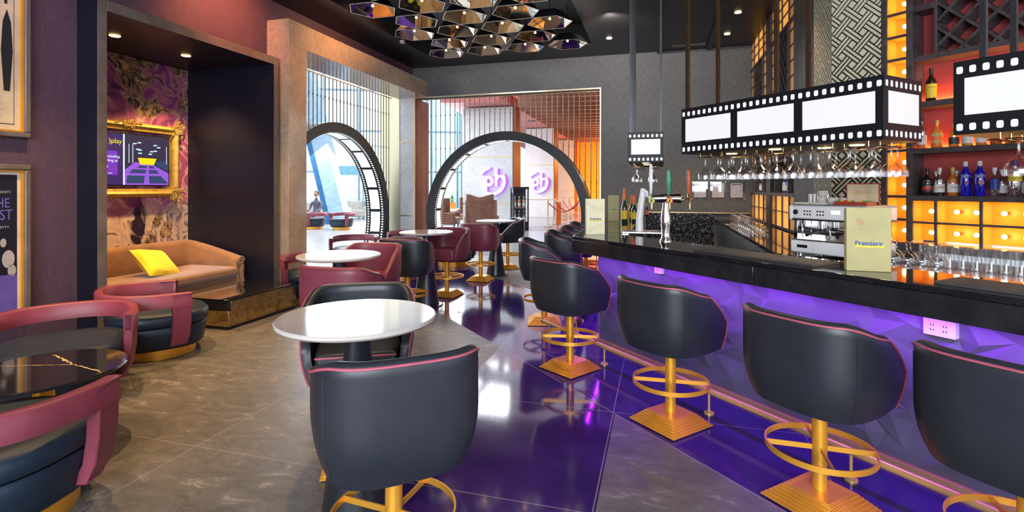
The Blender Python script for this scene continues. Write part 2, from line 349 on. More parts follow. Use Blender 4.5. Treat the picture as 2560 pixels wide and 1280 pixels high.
# ceiling with the recess over the lounge
mb = MB(); CZ = 4.17
for x0, x1, y0, y1 in ((-.4, .45, -15, .3), (3.75, 12, -15, .3), (.45, 3.75, -.9, .3), (.45, 3.75, -15, -7.4)): mb.box(x0, x1, y0, y1, CZ, CZ + .5)
mb.box(.45, 3.75, -7.4, -.9, CZ + .4, CZ + .5); rbuild(mb, 'ceiling', M['ceiling'], smooth=False)
for i, (x, y0) in enumerate(((4.9, -8.0), (5.8, -7.4))):   # shadow-gap lines of the bulkheads over the bar
    mb = MB(); mb.box(x, x + .10, y0, -.1, CZ - .05, CZ); rbuild(mb, 'trim_%d' % (8 + i), M['ceiling'])
# ---------------------------------------------------------------- film arches and rod screens
M['ring_black'] = mat('arch_black_metal', (.007, .009, .013), .4, .1)
def film_arch(label, loc, rz, flip):
    t = thing('film_reel_arch', label, 'arch', loc, rz, None); Ro, Ri, D, cz = 1.8, 1.62, .45, .9; N = 96; a0, a1 = R(-30), R(210)
    mb = MB()
    def sec(i, j):
        a = a0 + (a1 - a0) * i / N; r, y = ((Ro, 0), (Ro, D), (Ri, D), (Ri, 0))[j]; return (r * math.cos(a), y, cz + r * math.sin(a))
    mb.grid(sec, N + 1, 4, cv=True); mb.build('arch_rim', M['ring_black'], t, angle=30)
    fs = MB(); nf = 14; r1 = Ri - .002; r2 = Ri - .006; r3 = Ri - .007
    def patch(aa, ab, ya, yb, r, mi, n=5):
        fs.grid(lambda i, j: (r * math.cos(aa + (ab - aa) * i / (n - 1)), (ya, yb)[j], cz + r * math.sin(aa + (ab - aa) * i / (n - 1))), n, 2, mi)
    patch(a0, a1, .01, D - .01, r1, 0, 97); st = (a1 - a0) / nf
    for k in range(nf): patch(a0 + st * (k + .06), a0 + st * (k + .94), .115, D - .115, r2, 1, 8)
    ns = nf * 9; s2 = (a1 - a0) / ns
    for k in range(ns):
        for y in (.035, D - .075): patch(a0 + s2 * (k + .25), a0 + s2 * (k + .75), y, y + .04, r3, 1, 2)
    fs.build('film_strip', [M['film_black'], M['ring_lit']], t); return t
film_arch('black film reel arch with lit film strip lining in the left marble portal', RW(-.7, -2.25, 0), RROT + PI / 2, 0)
film_arch('black film reel arch with lit film strip lining in the rear opening', RW(1.8, -.06, 0), RROT, 0)
M['rod_bronze'] = mat('rod_bronze', (.16, .11, .06), .45, .4)
def rod_screen(label, loc, rz, x0, n, step, cx, zt):
    t = thing('rod_screen', label, 'screen', loc, rz)
    for k in range(n):
        x = x0 + k * step; d = abs(x - cx); zb = .9 + math.sqrt(1.8 ** 2 - d * d) - .01 if d < 1.8 else 0
        if d < 1.8 and zb > zt: continue
        mb = MB(); mb.cyl((x, 0, zb), .009, zt - zb, 8)
        for z in (3.12, 2.38, 1.62, .86):
            if z > zb: mb.cyl((x, 0, z - .018), .014, .036, 8)
        mb.build('rod', M['rod_bronze'], t)
    mb = MB(); mb.box(x0 - .1, x0 + n * step, -.012, .012, zt - .02, zt); mb.build('top_rail', M['brass'], t)
rod_screen('screen of slim brass rods above the arch in the left marble portal', RW(-.78, 0, 0), RROT + PI / 2, -4.05, 34, .113, -2.25, 3.5)
rod_screen('screen of slim brass rods above the arch in the rear opening', RW(0, .16, 0), RROT, -.22, 35, .1155, 1.8, 3.5)
# ---------------------------------------------------------------- the hall outside
def pillar(xf, yf, w_, d, label, signx=None):
    t = thing('marble_pillar', label, 'pillar', (xf, yf, 0), RROT)
    mb = MB(); z = 0
    for h in (.89, 1.79, 1.9):
        mb.box(-w_, 0, 0, d, z + (.012 if z else 0), z + h); z += h
    mb.build('shaft', M['white_marble'], t, smooth=False)
    mb = MB()
    for h in (.89, 2.68): mb.box(-w_ + .002, .004, -.004, d, h - .008, h + .024)
    mb.build('joint_strip', M['brass'], t); mb = MB(); mb.box(.001, .03, .02, d - .02, 0, 4.58); mb.build('side_panel', M['copper_wall'], t)
    return t
pillar(.02, 19.6, 2.0, 1.1, 'tall white marble pillar beyond the rear arch bearing the larger round sign')
pillar(2.14, 26.7, 1.5, 1.1, 'tall white marble pillar beyond the display kiosk bearing the smaller round sign')
pillar(3.95, 33, 1.15, 1.1, 'farthest white marble pillar behind the red rope posts')
M['purple_side'] = emis('violet_sign_edge', (.35, .05, 1), .9, (.3, .05, .8)); M['sign_white'] = emis('sign_white_face', (1, 1, 1), .9)
def ph_sign(label, px, py, Y, s):
    t = thing('round_sign', label, 'sign', ((px - 1280) / 1300 * Y, Y, 1.5 + (470 - py) / 1300 * Y), RROT)
    def ring(r0, r1, a0, a1, y0, y1, mb, mi):
        N = 40
        mb.grid(lambda i, j: ((r0, r1, r1, r0)[j] * math.cos(a0 + (a1 - a0) * i / N), (y0, y0, y1, y1)[j], (r0, r1, r1, r0)[j] * math.sin(a0 + (a1 - a0) * i / N)), N + 1, 4, mi, cv=True)
    for nm, y0, y1, m_, g in (('letter_sides', -.10, .02, M['purple_side'], 0), ('letter_face', -.13, -.10, M['sign_white'], 0)):
        mb = MB(); ring(.44 * s - g, .54 * s + g, R(-122), R(28), y0, y1, mb, 0); ring(.46 * s, .53 * s, R(98), R(150), y0, y1, mb, 0)
        b = MB(); x = .06 * s
        b.box(-.30 * s, -.20 * s, y0, y1, -.46 * s, .12 * s); ring2 = MB(); ring(.09 * s - g, .20 * s + g, 0, 2 * PI, y0, y1, ring2, 0); b.merge(ring2, Mx((-.13 * s, 0, .0)))
        b.box(.12 * s, .22 * s, y0, y1, -.18 * s, .48 * s); b.box(.47 * s, .50 * s, y0, y1, .0, .05 * s)
        r3 = MB(); ring(.09 * s, .185 * s, 0, PI, y0, y1, r3, 0); b.merge(r3, Mx((.325 * s, 0, .05 * s)))
        mb.merge(b); mb.v = [(x + (.035 if nm == 'letter_sides' else 0), y, z) for x, y, z in mb.v]; mb.build(nm, m_, t)
ph_sign('larger round white sign with letters ph and violet edges on the near pillar', 1232, 453, 19.80, 1.0)
ph_sign('smaller round white sign with letters ph on the pillar behind the kiosk', 1346, 456, 26.91, 1.0)
M['canopy'] = mat('red_canopy', (.52, .16, .15), .5); M['slat'] = mat('copper_slat', (.34, .15, .10), .4, .3); M['orange_wall'] = mat('amber_lit_wall', (.95, .42, .06), .6)
mb = MB(); mb.prism([(-2.6, 19), (-.15, 19), (4.5, 36.6), (9, 52), (3.5, 57)], 4.62, 4.9); 
for k in range(6):
    f = k / 6; mb.box(.75 + 4.6 * f, 1.15 + 4.6 * f, 24 + 18 * f, 24.5 + 18 * f, 4.60, 4.62, 1)
cn = tag(mb.build('red_canopy_soffit', [M['canopy'], M['black']], smooth=False), 'broad red ceiling soffit with slots over the hall beyond the rear arch', 'soffit')
t = thing('slatted_ceiling', 'copper slatted ceiling of the hall seen through the rods of the rear opening', 'ceiling', (0, 0, 4.62))
for k in range(26):
    yy = 14 + k * 1.0; x0 = max(-.1, (yy - 19) * .264) + .25
    mb = MB(); mb.obox(((x0 + 12) / 2, yy + .5, 0), 12 - x0, .10, .22, Matrix.Rotation(R(-8), 3, 'Z')); mb.build('slat', M['slat'], t)
for k in range(7):
    mb = MB(); mb.obox((2.0 + k * 1.5, 27, .3), .12, 26, .2, Matrix.Rotation(R(-16), 3, 'Z')); mb.build('cross_beam', M['slat'], t)
mb = MB(); mb.box(-.1, 14, 14, 42, 5.6, 5.7); struct(mb.build('ceiling_hall', M['canopy'], smooth=False))
mb = MB(); mb.box(4.1, 12, 34, 34.3, 0, 4.6); struct(mb.build('wall_hall', M['orange_wall'], smooth=False))
mb = MB(); mb.box(6.6, 6.9, 13.5, 33.9, 0, 5.4); struct(mb.build('wall_hall_right', M['orange_wall'], smooth=False))
point('hall_lamp', (4.9, 32.3, .6), 120, AMB, .2); point('hall_lamp', (5.6, 31, 3.2), 260, AMB, .3); point('hall_lamp', (6.0, 24, 3.4), 120, (1, .5, .2), .3)
area('hall_daylight', (-4, 22, 6), (0, 18, 1), 9, 9, 2300, (.92, .96, 1))
# left view: leaning pillar, glazing, low white wall
M['cool_white'] = mat('cool_white_cladding', (.32, .48, .62), .4); M['blue_clad'] = mat('blue_cladding', (.03, .14, .32), .3, .3); M['teal_glass'] = glass('pale_glazing', (.86, .96, 1), .35, .04, (.8, .95, 1))
t = thing('leaning_pillar', 'pale blue leaning pillar with dark blue edge seen through the left arch', 'pillar', (-7.2, 22, 0), 0)
for nm, dx, wd, m_ in (('shaft', 0, .62, M['cool_white']), ('dark_edge', -.42, .22, M['blue_clad'])):
    mb = MB(); mb.prism([(-wd / 2, -.4), (wd / 2, -.4), (wd / 2, .4), (-wd / 2, .4)], 0, 8); mb.v = [(x + dx - z * .24, y, z) for x, y, z in mb.v]; mb.build(nm, m_, t, smooth=False)
t = thing('glass_facade', 'tall teal tinted glass facade with thin frames beyond the left arch', 'facade', (-13, 30, 0), R(8))
for k in range(9):
    mb = MB(); mb.box(k * 2 - 6, k * 2 - 5.9, -.1, .1, 0, 9); mb.build('mullion', M['cool_white'], t)
for z in (2.4, 4.8, 7.2):
    mb = MB(); mb.box(-6, 10, -.08, .08, z, z + .1); mb.build('transom', M['cool_white'], t)
mb = MB(); mb.box(-6, 10, -.01, .01, 0, 9); mb.build('pane', M['teal_glass'], t, smooth=False)
mb = MB(); mb.box(-.9, .9, 0, .1, 2.15, 2.6); mb.box(-.88, -.82, .02, .08, 0, 2.15); mb.box(.82, .88, .02, .08, 0, 2.15); tag(mb.build('hall_banner', mat('pale_teal_banner', (.25, .55, .70), .5), loc=(-8.3, 26, 0), smooth=False), 'pale teal horizontal banner on two posts behind the leaning pillar', 'banner')
t = thing('glass_facade', 'tall glass facade with thin frames beyond the rear arch left of the marble pillar', 'facade', (-4.2, 32, 0), 0)
for k in range(4):
    mb = MB(); mb.box(k * 1.6 - 2.4, k * 1.6 - 2.3, -.1, .1, 0, 9); mb.build('mullion', M['cool_white'], t)
mb = MB(); mb.box(-2.4, 2.4, -.01, .01, 0, 9); mb.build('pane', M['teal_glass'], t, smooth=False)
# ---------------------------------------------------------------- bar stools
def plan(t, A, B, F, n=.62):
    """U-shaped plan line: t 0 is the middle of the back, +-1 the front ends of the arms"""
    s = abs(t); sg = 1 if t >= 0 else -1
    if s < .62:
        a = s / .62 * PI / 2; return (sg * A * math.sin(a) ** n, -B * math.cos(a) ** n)
    return (sg * A * (1 - .10 * ((s - .62) / .38) ** 1.5), F * (s - .62) / .38)
def stool_top(t):
    q = max(0, (abs(t) - .30) / .70); return .93 - .25 * q ** 1.7
def make_stool(label, kind, loc, rz, group):
    lm = M['black_leather'] if kind == 'black' else M['maroon_leather']; pm = M['piping'] if kind == 'black' else M['maroon_piping']
    t = thing('bar_stool', label, 'stool', loc, rz, group)
    zb = .50; NT_, NZ = 49, 9
    def f(z): q = min(1, max(0, (z - zb) / .22)); return .84 + .16 * (1 - (1 - q) ** 2.2)
    def P(tt, k, ins=0):
        zt = stool_top(tt); z = zb + (zt - zb) * k; g = f(z); x, y = plan(tt, .298 - ins, .285 - ins, .20 if not ins else .198); return (x * g, y * (g if y < 0 else 1), z)
    mb = MB()
    prof = [(0, k / NZ) for k in range(NZ)] + [(.0, .97), (.010, 1.0), (.022, 1.012), (.040, 1.0), (.050, .97)] + [(.05, k / NZ) for k in range(NZ - 1, 2, -1)]
    ts = [-1 + 2 * i / (NT_ - 1) for i in range(NT_)]
    mb.grid(lambda i, j: P(ts[i], prof[j][1], prof[j][0]), NT_, len(prof))
    n = len(prof); last = (NT_ - 1) * n
    mb.f += [tuple(range(n)), tuple(last + j for j in range(n))[::-1]]; mb.m += [0, 0]
    bot = [i * n for i in range(NT_)]; mb.f.append(tuple(bot)); mb.m.append(0)
    sh_ = mb.build('shell', lm, t, angle=50)
    s = MB(); pts = [(p[0] * 1.004, p[1] * 1.004, p[2] - .002) for p in (P(tt, .975) for tt in ts)]
    fl = [P(-1, 1 - k / 8) for k in range(1, 9)]; fr = [P(1, 1 - k / 8) for k in range(1, 9)]
    s.tube([(p[0] * 1.01, p[1] + .002, p[2]) for p in fl[::-1]] + pts + [(p[0] * 1.01, p[1] + .002, p[2]) for p in fr], .0052, 6); s.build('piping', pm, sh_)
    for tt in (-.40, .40):
        s = MB(); s.tube([(p[0] * 1.001, p[1] * 1.001, p[2]) for p in (P(tt, k / 10) for k in range(10))], .0022, 5); s.build('seam', lm, sh_)
    s = MB(); pl = [tuple(c * .90 for c in plan(tt, .245, .235, .235)) for tt in ts]; s.prism(pl, .505, .655); st_ = s.build('seat', lm, t, bevel=.022, seg=3)
    if kind == 'black':
        s = MB(); s.tube([(pl[0][0], pl[0][1], .64), (pl[0][0], pl[0][1] + .005, .64), (pl[-1][0], pl[-1][1] + .005, .64), (pl[-1][0], pl[-1][1], .64)], .005, 6); s.build('seat_piping', pm, st_)
    s = MB(); s.cyl((0, 0, .07), .033, .43, 20); s.build('column', M['gold'], t)
    s = MB(); s.lathe([(.229, .256), (.236, .256), (.236, .282), (.229, .282), (.229, .256)], 48, cap=False); fr_ = s.build('foot_ring', M['gold'], t)
    for k in range(4):
        s = MB(); s.obox((math.cos(PI / 4 + k * PI / 2) * .13, math.sin(PI / 4 + k * PI / 2) * .13, .269), .20, .006, .024, Matrix.Rotation(PI / 4 + k * PI / 2, 3, 'Z')); s.build('spoke', M['gold'], fr_)
    s = MB(); s.box(-.17, .17, -.17, .17, 0, .008, 1); h = .182; z = .006
    for k in range(6):
        s.box(-h, h, -h, h, z, z + .0085); h -= .0065; s.box(-h, h, -h, h, z + .0085, z + .0115); h -= .0065; z += .0115
    s.box(-h, h, -h, h, z, z + .004); s.build('base_plate', [M['gold'], M['black']], t, bevel=.0015, seg=1)
    return t
GB = 'black stools along the bar front'; GL = 'black stools at the far leg of the bar'; GT = 'tub stools at the white tables'
def YX(px, Y): return (px - 1280) / 1300 * Y
blk = make_stool('nearest black tub stool, its back filling the foreground before the white table', 'black', (-.45, 1.98, 0), R(24), GT)
mar = make_stool('maroon tub stool with its back to the camera in front of the second white table', 'maroon', (-1.27, 3.98, 0), R(-16), GT)
for p, r, l, g in [((-.84, 2.86), 192, 'black tub stool facing the camera behind the nearest white table', GT), ((-1.22, 6.08), -8, 'black tub stool with its back to the camera before the third white table', GT),
                   ((-.08, 9.7), 112, 'farthest black tub stool beside the farthest white table', GT),
                   ((1.83, 1.84), -61.5, 'black bar stool at the right edge of the picture, only its back showing', GB), ((1.461, 2.47), -61.5, 'second bar stool from the right, large black back and full gold foot ring', GB),
                   ((1.012, 3.32), -58, 'third bar stool from the right, below the white wall outlet', GB), ((.482, 4.32), -50, 'fourth bar stool from the right, overlapping the stool at the counter corner', GB),
                   ((.36, 5.82), -92, 'black stool off the counter corner with its gold base on the stone border', GL), ((.72, 6.9), -100, 'second black stool beyond the counter corner along the far leg', GL),
                   ((1.0, 7.75), -106, 'third black stool beyond the counter corner along the far leg', GL), ((1.22, 8.6), -106, 'last black stool at the far leg, behind the folded menu', GL)]:
    dup(blk, (*p, 0), R(r), l, g)
for p, r, l in [((-1.42, 5.15), 172, 'maroon tub stool facing the camera behind the second white table'), ((-.91, 7.27), 160, 'maroon tub stool facing the camera beside the third white table'),
                ((-.51, 8.46), -18, 'maroon tub stool with its back to the camera before the farthest white table')]:
    dup(mar, (*p, 0), R(r), l, GT)
# ---------------------------------------------------------------- pedestal tables
M['cone_black'] = mat('cone_black', (.018, .020, .028), .3, .1)
def make_table(label, loc):
    t = thing('pedestal_table', label, 'table', loc, 0, 'white round pedestal tables')
    s = MB(); s.lathe([(.0, .912), (.318, .912), (.334, .917), (.341, .926), (.341, .935), (.336, .940), (0, .940)], 72, cap=False); s.build('tabletop', M['white_stone'], t)
    s = MB(); s.lathe([(.165, .012), (.16, .03), (.055, .80), (.052, .9), (.13, .905), (.13, .912)], 40); s.build('cone_pedestal', M['cone_black'], t)
    s = MB(); s.lathe([(.215, 0), (.215, .008), (.20, .012), (0, .012)], 48); s.build('foot_disc', M['black_metal'], t); return t
tb = make_table('nearest white round table, behind the foreground stool', (-.68, 2.29, 0))
for p, l in [((-1.457, 4.386), 'second white round table, among the maroon stools'), ((-1.1, 6.68), 'third white round table, behind the black stool seen from its back'), ((-.277, 8.99), 'farthest white round table, in front of the rear arch')]:
    dup(tb, (*p, 0), 0, l)
# ---------------------------------------------------------------- lounge chairs
def make_lounge(label, loc, rz, g):
    t = thing('lounge_chair', label, 'armchair', loc, rz, g)
    s = MB(); s.lathe([(.32, 0), (.32, .095)], 48); s.build('plinth', M['brass'] if 0 else M['gold'], t)
    def se(a, A, B, n=.75): c, q = math.cos(a), math.sin(a); return (A * math.copysign(abs(c) ** n, c), B * math.copysign(abs(q) ** n, q))
    N = 56
    for nm, pr in (('seat_base', [(.34, .09), (.365, .11), (.385, .22), (.395, .285), (.385, .295)]), ('cushion', [(.375, .295), (.40, .31), (.408, .345), (.405, .385), (.385, .408), (.30, .418), (.0, .42)])):
        s = MB(); s.grid(lambda i, j: (*se(2 * PI * i / N, pr[j][0], pr[j][0] * 1.04), pr[j][1]), N, len(pr), cu=True); s.f.append(tuple(i * len(pr) for i in range(N))[::-1]); s.m.append(0)
        s.build(nm, M['navy_leather'], t, angle=60)
    # maroon band back that turns down into two posts
    def lw(a): x, y = se(a, .445, .46, .8); return Vector((x, y))
    sec = [(-.034, -.062), (-.034, .05), (-.022, .062), (.022, .062), (.034, .05), (.034, -.062)]
    angs = [R(22) - R(224) * i / 44 for i in range(45)]
    def zc(i): q = abs(i - 22) / 22; return .555 - .02 * q ** 2
    s = MB(); 
    def bp(i, j):
        p = lw(angs[i]); c = (p).normalized(); return (p.x + c.x * sec[j][0], p.y + c.y * sec[j][0], zc(i) + sec[j][1])
    s.grid(bp, 45, 6, cv=True); s.f += [tuple(range(6)), tuple(44 * 6 + j for j in range(6))[::-1]]; s.m += [0, 0]; s.build('back_band', M['maroon_leather'], t, angle=50)
    for i0, sg in ((0, 1), (44, -1)):
        a = angs[i0]; s = MB(); p0 = lw(a); p1 = lw(a - sg * R(17)); 
        rows = [(.59, 1.0), (.5, 1.0), (.35, .99), (.22, .95), (.13, .85)]
        vs = []
        for z, k in rows:
            for q in (p0, p1):
                c = q.normalized()
                for d in (-.032, .034): vs.append((q.x * k + c.x * d, q.y * k + c.y * d, z))
        fs = []
        for r_ in range(len(rows) - 1):
            for a_, b_ in ((0, 1), (1, 3), (3, 2), (2, 0)): fs.append((r_ * 4 + a_, r_ * 4 + b_, r_ * 4 + 4 + b_, r_ * 4 + 4 + a_))
        fs += [(0, 1, 3, 2), tuple(len(vs) - 4 + k for k in (0, 2, 3, 1))]
        s.add(vs, fs); s.build('side_post', M['maroon_leather'], t, bevel=.008)
    t.scale = (.93, .93, .98); return t
GLC = 'lounge chairs with maroon bands'
lc = make_lounge('lounge chair cut by the lower left corner, pink lit band above a navy seat', (-2.36, 2.38, 0), R(-4), GLC)
for p, r, l in [((-3.22, 3.72), -146, 'lounge chair facing the camera behind the black marble coffee table'), ((-3.24, 4.76), -50, 'lounge chair before the sofa, seen from its side'),
                ((-2.62, 6.95), -150, 'lounge chair against the marble portal column behind the second table'), ((-2.95, 9.7), -165, 'lounge chair just inside the left arch, maroon band showing above the stool backs'),
                ((-2.12, 10.7), 195, 'lounge chair before the marble corner pillar between the two arches'),
                ((-1.9, 9.1), 190, 'lounge chair with gold plinth behind the black stool at the third table'), ((-1.15, 10.2), 200, 'lounge chair near the rear arch behind the third white table'),
                ((-6.2, 18.9), 150, 'lounge chair out in the hall, maroon post facing the left arch'), ((-7.3, 19.2), 100, 'lounge chair out in the hall at the far left of the arch')]:
    dup(lc, (*p, 0), R(r), l)
# black marble coffee table with a gold vein
def m_blackmarble():
    t = NT('black_gold_marble'); v = t.co(); n = t.noise(v, 2, 6, .6); t.set(base=t.ramp(n.outputs[0], [(.3, (.006, .005, .007)), (.7, (.02, .018, .022))]), rough=.1, coat=.4); return t.mat
M['black_marble'] = m_blackmarble(); M['vein'] = mat('gold_vein', (.75, .52, .25), .3, .3)
t = thing('marble_coffee_table', 'round black marble coffee table with a forked gold vein', 'coffee table', (-2.71, 3.01, 0), 0)
s = MB(); s.lathe([(0, .428), (.375, .428), (.392, .434), (.395, .442), (.39, .45), (0, .45)], 72, cap=False); tt_ = s.build('tabletop', M['black_marble'], t)
s = MB()
def vein(a, b, w, n, seed):
    rr = random.Random(seed); L = []; Rr = []; a = Vector(a); b = Vector(b); d = (b - a); nn = Vector((-d.y, d.x)).normalized()
    for i in range(n + 1):
        f = i / n; c = a + d * f + nn * rr.uniform(-.006, .006); ww = w * (.35 + rr.random() * .9) * (1 - abs(f - .5) * .9); L.append(c + nn * ww); Rr.append(c - nn * ww)
    s.add([(p.x, p.y, .4506) for p in L + Rr], [(i, n + 1 + i, n + 2 + i, i + 1) for i in range(n)])
vein((-.17, .26), (.11, .08), .010, 14, 1); vein((.11, .08), (.38, -.05), .007, 10, 2); vein((-.34, .055), (.11, .08), .0045, 16, 3); s.build('gold_vein', M['vein'], tt_)
s = MB(); s.lathe([(.16, 0), (.16, .02), (.05, .05), (.05, .40), (.20, .428)], 36); s.build('pedestal', M['gold'], t)
# mirrored coffee table
t = thing('mirrored_coffee_table', 'low mirrored box coffee table with black glass top in front of the sofa', 'coffee table', RW(.24, -5.62), RROT)
M['antique_mirror'] = None
def m_antique():
    t = NT('antique_gold_mirror'); v = t.co(); n = t.noise(v, 9, 8, .7, 1); n2 = t.noise(v, 2, 3)
    t.set(base=t.ramp(n.outputs[0], [(.3, (.30, .19, .07)), (.55, (.62, .46, .24)), (.75, (.75, .62, .42))]), metal=1, rough=t.ramp(n2.outputs[0], [(.35, .05), (.7, .22)])); return t.mat
M['antique_mirror'] = m_antique(); M['black_glass'] = mat('black_glass', (.008, .007, .006), .04, 0, .05, coat=.5)
s = MB(); s.box(-.34, .33, -.50, .54, 0, .035); s.build('plinth', M['black'], t)
s = MB(); s.box(-.35, .35, -.52, .55, .035, .20); s.build('lower_panel', M['antique_mirror'], t, bevel=.003)
s = MB(); s.box(-.33, .349, -.48, .55, .20, .30); s.build('side_panel', M['antique_mirror'], t, bevel=.002)
s = MB(); s.box(-.33, .33, -.515, -.48, .205, .30); s.build('dark_recess', M['black'], t)
s = MB(); s.box(-.36, .36, -.525, .56, .30, .32); s.build('tabletop', M['black_glass'], t, bevel=.003)
# ---------------------------------------------------------------- sofa, cushion
def m_velvet(name, a, b, sheen=.6):
    t = NT(name); n = t.noise(t.co(), 3.5, 6, .6); t.set(base=t.ramp(n.outputs[0], [(.35, a), (.65, b)]), rough=.8, sheen=sheen); t.bump(t.noise(t.co(), 120, 2).outputs[0], .15, .002); return t.mat
M['velvet'] = m_velvet('brown_velvet', (.21, .095, .038), (.34, .16, .068)); M['yellow'] = m_velvet('yellow_velvet', (.80, .62, .01), (.92, .74, .02), .3)
t = thing('velvet_sofa', 'brown velvet sofa with scrolled arms inside the mural niche', 'sofa', RW(-.95, -5.80), RROT)
# local: x towards the room, y along the niche
s = MB(); s.box(-.42, .46, -.95, .95, .10, .34); s.build('seat_base', M['velvet'], t, bevel=.03, seg=3)
s = MB(); s.box(-.30, .50, -.90, .90, .33, .455); ob = s.build('seat_cushion', M['velvet'], t, bevel=.045, seg=4)
s = MB()   # back curving forward into the arms
NP = 61
def back(i, j):
    q = -1 + 2 * i / (NP - 1); a = abs(q); sg = 1 if q >= 0 else -1
    if a < .68: x, y = -.40, q / .68 * .80
    elif a < .80: w_ = (a - .68) / .12 * PI / 2; x, y = -.40 + .18 * (1 - math.cos(w_)), sg * (.80 + .18 * math.sin(w_))
    else: x, y = -.22 + .66 * (a - .80) / .20, sg * .98
    top = .79 if a < .72 else .79 - .21 * ((a - .72) / .28) ** 1.2
    if a < .68: nx, ny = 1, 0
    elif a < .80: nx, ny = math.cos(w_), -sg * math.sin(w_)
    else: nx, ny = 0, -sg
    o_, z = ((-.06, .12), (-.075, .5), (-.075, 0), (-.05, 0), (0, 0), (.05, 0), (.07, 0), (.06, .5), (.04, .12))[j]
    zz = {0: .12, 1: .12 + (top - .12) * .55, 2: top - .07, 3: top - .015, 4: top, 5: top - .015, 6: top - .06, 7: .12 + (top - .12) * .55, 8: .2}[j]
    return (x + nx * o_, y + ny * o_, zz)
s.grid(back, NP, 9); n = 9; s.f += [tuple(range(9))[::-1], tuple((NP - 1) * 9 + j for j in range(9))]; s.m += [0, 0]; s.build('backrest', M['velvet'], t, angle=60)
for sy in (-.98, .98):
    s = MB(); pts = [(.455, sy + .03 * 0, .52)]
    sp = [(.452, sy + math.copysign(1, sy) * 0 + .055 * math.cos(a) * (1 - a / 14), .52 + .055 * math.sin(a) * (1 - a / 14)) for a in [k * .35 for k in range(26)]]
    s.tube(sp, .016, 8); s.build('arm_scroll', M['velvet'], t)
    s = MB(); s.tube([(.452, sy + .03, .47), (.455, sy + .0, .36), (.455, sy + .035, .24), (.45, sy + .01, .17)], .022, 8); s.build('arm_front', M['velvet'], t)
for x in (-.36, .40):
    for y in (-.9, .9):
        s = MB(); s.lathe([(.02, 0), (.035, .10)], 12, (x, y, 0)); s.build('leg', M['dark_wood'], t)
def cushion(w, h, th):
    s = MB(); n = 17
    for sg in (1, -1):
        def g(i, j):
            u = -1 + 2 * i / (n - 1); v = -1 + 2 * j / (n - 1); e = (1 - u ** 4) * (1 - v ** 4); pin = 1 - .07 * (1 - abs(u * v)) * max(abs(u), abs(v)) ** 3
            return (u * w / 2 * pin, sg * (th / 2 * e ** .5 + .001), v * h / 2 * pin)
        s.grid(g, n, n)
    return s
s = cushion(.47, .44, .15); s.xf(Mx((0, 0, 0), R(-48), R(9), PI / 2 + .12)); s.build('scatter_cushion', M['yellow'], loc=RW(-.90, -5.72, .59), rz=RROT); tag(bpy.data.objects['scatter_cushion'], 'bright yellow square scatter cushion leaning on the brown sofa', 'cushion')
# ---------------------------------------------------------------- television in the ornate frame
t = thing('framed_television', 'wall television showing an advert inside an ornate gold frame', 'television', RW(-1.585, -5.595, 1.86), RROT + PI / 2)
# local: x along the niche (right), -y into the room
s = MB(); s.box(-.59, .59, -.06, 0, -.335, .335); bz_ = s.build('bezel', M['black'], t, bevel=.004)
ec = lambda n, c, st=.9: emis(n, c, st, (.02, .02, .02))
s = MB()
def q(x0, x1, z0, z1, mi, y=-.0625): s.add([(x0, y, z0), (x1, y, z0), (x1, y, z1), (x0, y, z1)], [(0, 1, 2, 3)], mi)
def pq(pts, mi, y=-.064): s.add([(x, y, z) for x, z in pts], [tuple(range(len(pts)))], mi)
q(-.575, .575, -.32, .32, 0); q(-.565, -.055, -.32, .32, 1, -.0632); q(-.565, -.12, -.2, .10, 2, -.0636); q(-.05, -.03, -.32, .32, 3, -.064)
pq([(-.03, -.32), (.575, -.32), (.575, -.16), (.30, -.03), (.1, -.03), (-.03, -.13)], 4)
for a in ([(-.01, -.30), (.22, -.30), (.235, -.20), (.0, -.20)], [(.30, -.30), (.57, -.30), (.46, -.20), (.29, -.20)], [(.02, -.17), (.245, -.17), (.255, -.12), (.07, -.12)], [(.29, -.17), (.44, -.17), (.39, -.12), (.29, -.12)], [(.13, -.10), (.26, -.10), (.262, -.07), (.16, -.07)], [(.29, -.10), (.37, -.10), (.35, -.07), (.29, -.07)]): pq(a, 5, -.066)
pq([(.14, .03), (.40, .03), (.36, -.055), (.17, -.055)], 6, -.0665)
pq([(.36, -.02), (.57, .02), (.57, -.14), (.40, -.06)], 5, -.0655)
for a in ((.10, .21), (.16, .225), (.38, .205), (.43, .18), (.14, .14), (.17, .13), (.33, .12), (.38, .13), (.17, .09), (.31, .085)): pq([(a[0] - .03, a[1] - .008), (a[0] + .02, a[1] - .008), (a[0] + .03, a[1] + .008), (a[0] - .02, a[1] + .008)], 7, -.066)
for x in (.02, .07, .54): q(x, x + .008, -.04, .2, 3, -.066)
for st, x, z, sz, mi in ((')play', -.15, .22, .085, 6), ('y', -.33, .09, .05, 3), ('including', -.185, .03, .05, 3), ('starting at', -.22, -.02, .05, 3), ('USD', -.29, -.10, .055, 3), ('conditions apply', -.26, -.175, .022, 3)):
    tx = text(st, sz, .0005, 'CENTER', mi); s.merge(tx, Matrix.Translation((x, -.0675, z)) @ UP)
s.build('screen', [ec('tv_navy', (.006, .008, .05)), ec('tv_indigo', (.02, .006, .10)), ec('tv_violet', (.16, .02, .45)), ec('tv_white', (.75, .8, .9)), ec('tv_purple', (.28, .08, .62)), ec('tv_mat', (.01, .04, .12)), ec('tv_yellow', (.9, .68, .0)), ec('tv_light', (.5, .75, .9))], bz_, smooth=False)
M['frame_gold'] = mat('antique_gold_frame', (.62, .40, .09), .42, .25, .12, 20)
s = MB(); prof = [(.62, .0), (.63, .07), (.66, .075), (.69, .10), (.72, .085), (.735, .05), (.735, 0)]
def fr(i, j):
    a, dep = prof[j]; hx = a; hz = a - .255; cx, cz = ((-1, -1), (1, -1), (1, 1), (-1, 1))[i]; return (cx * hx, -dep, cz * hz)
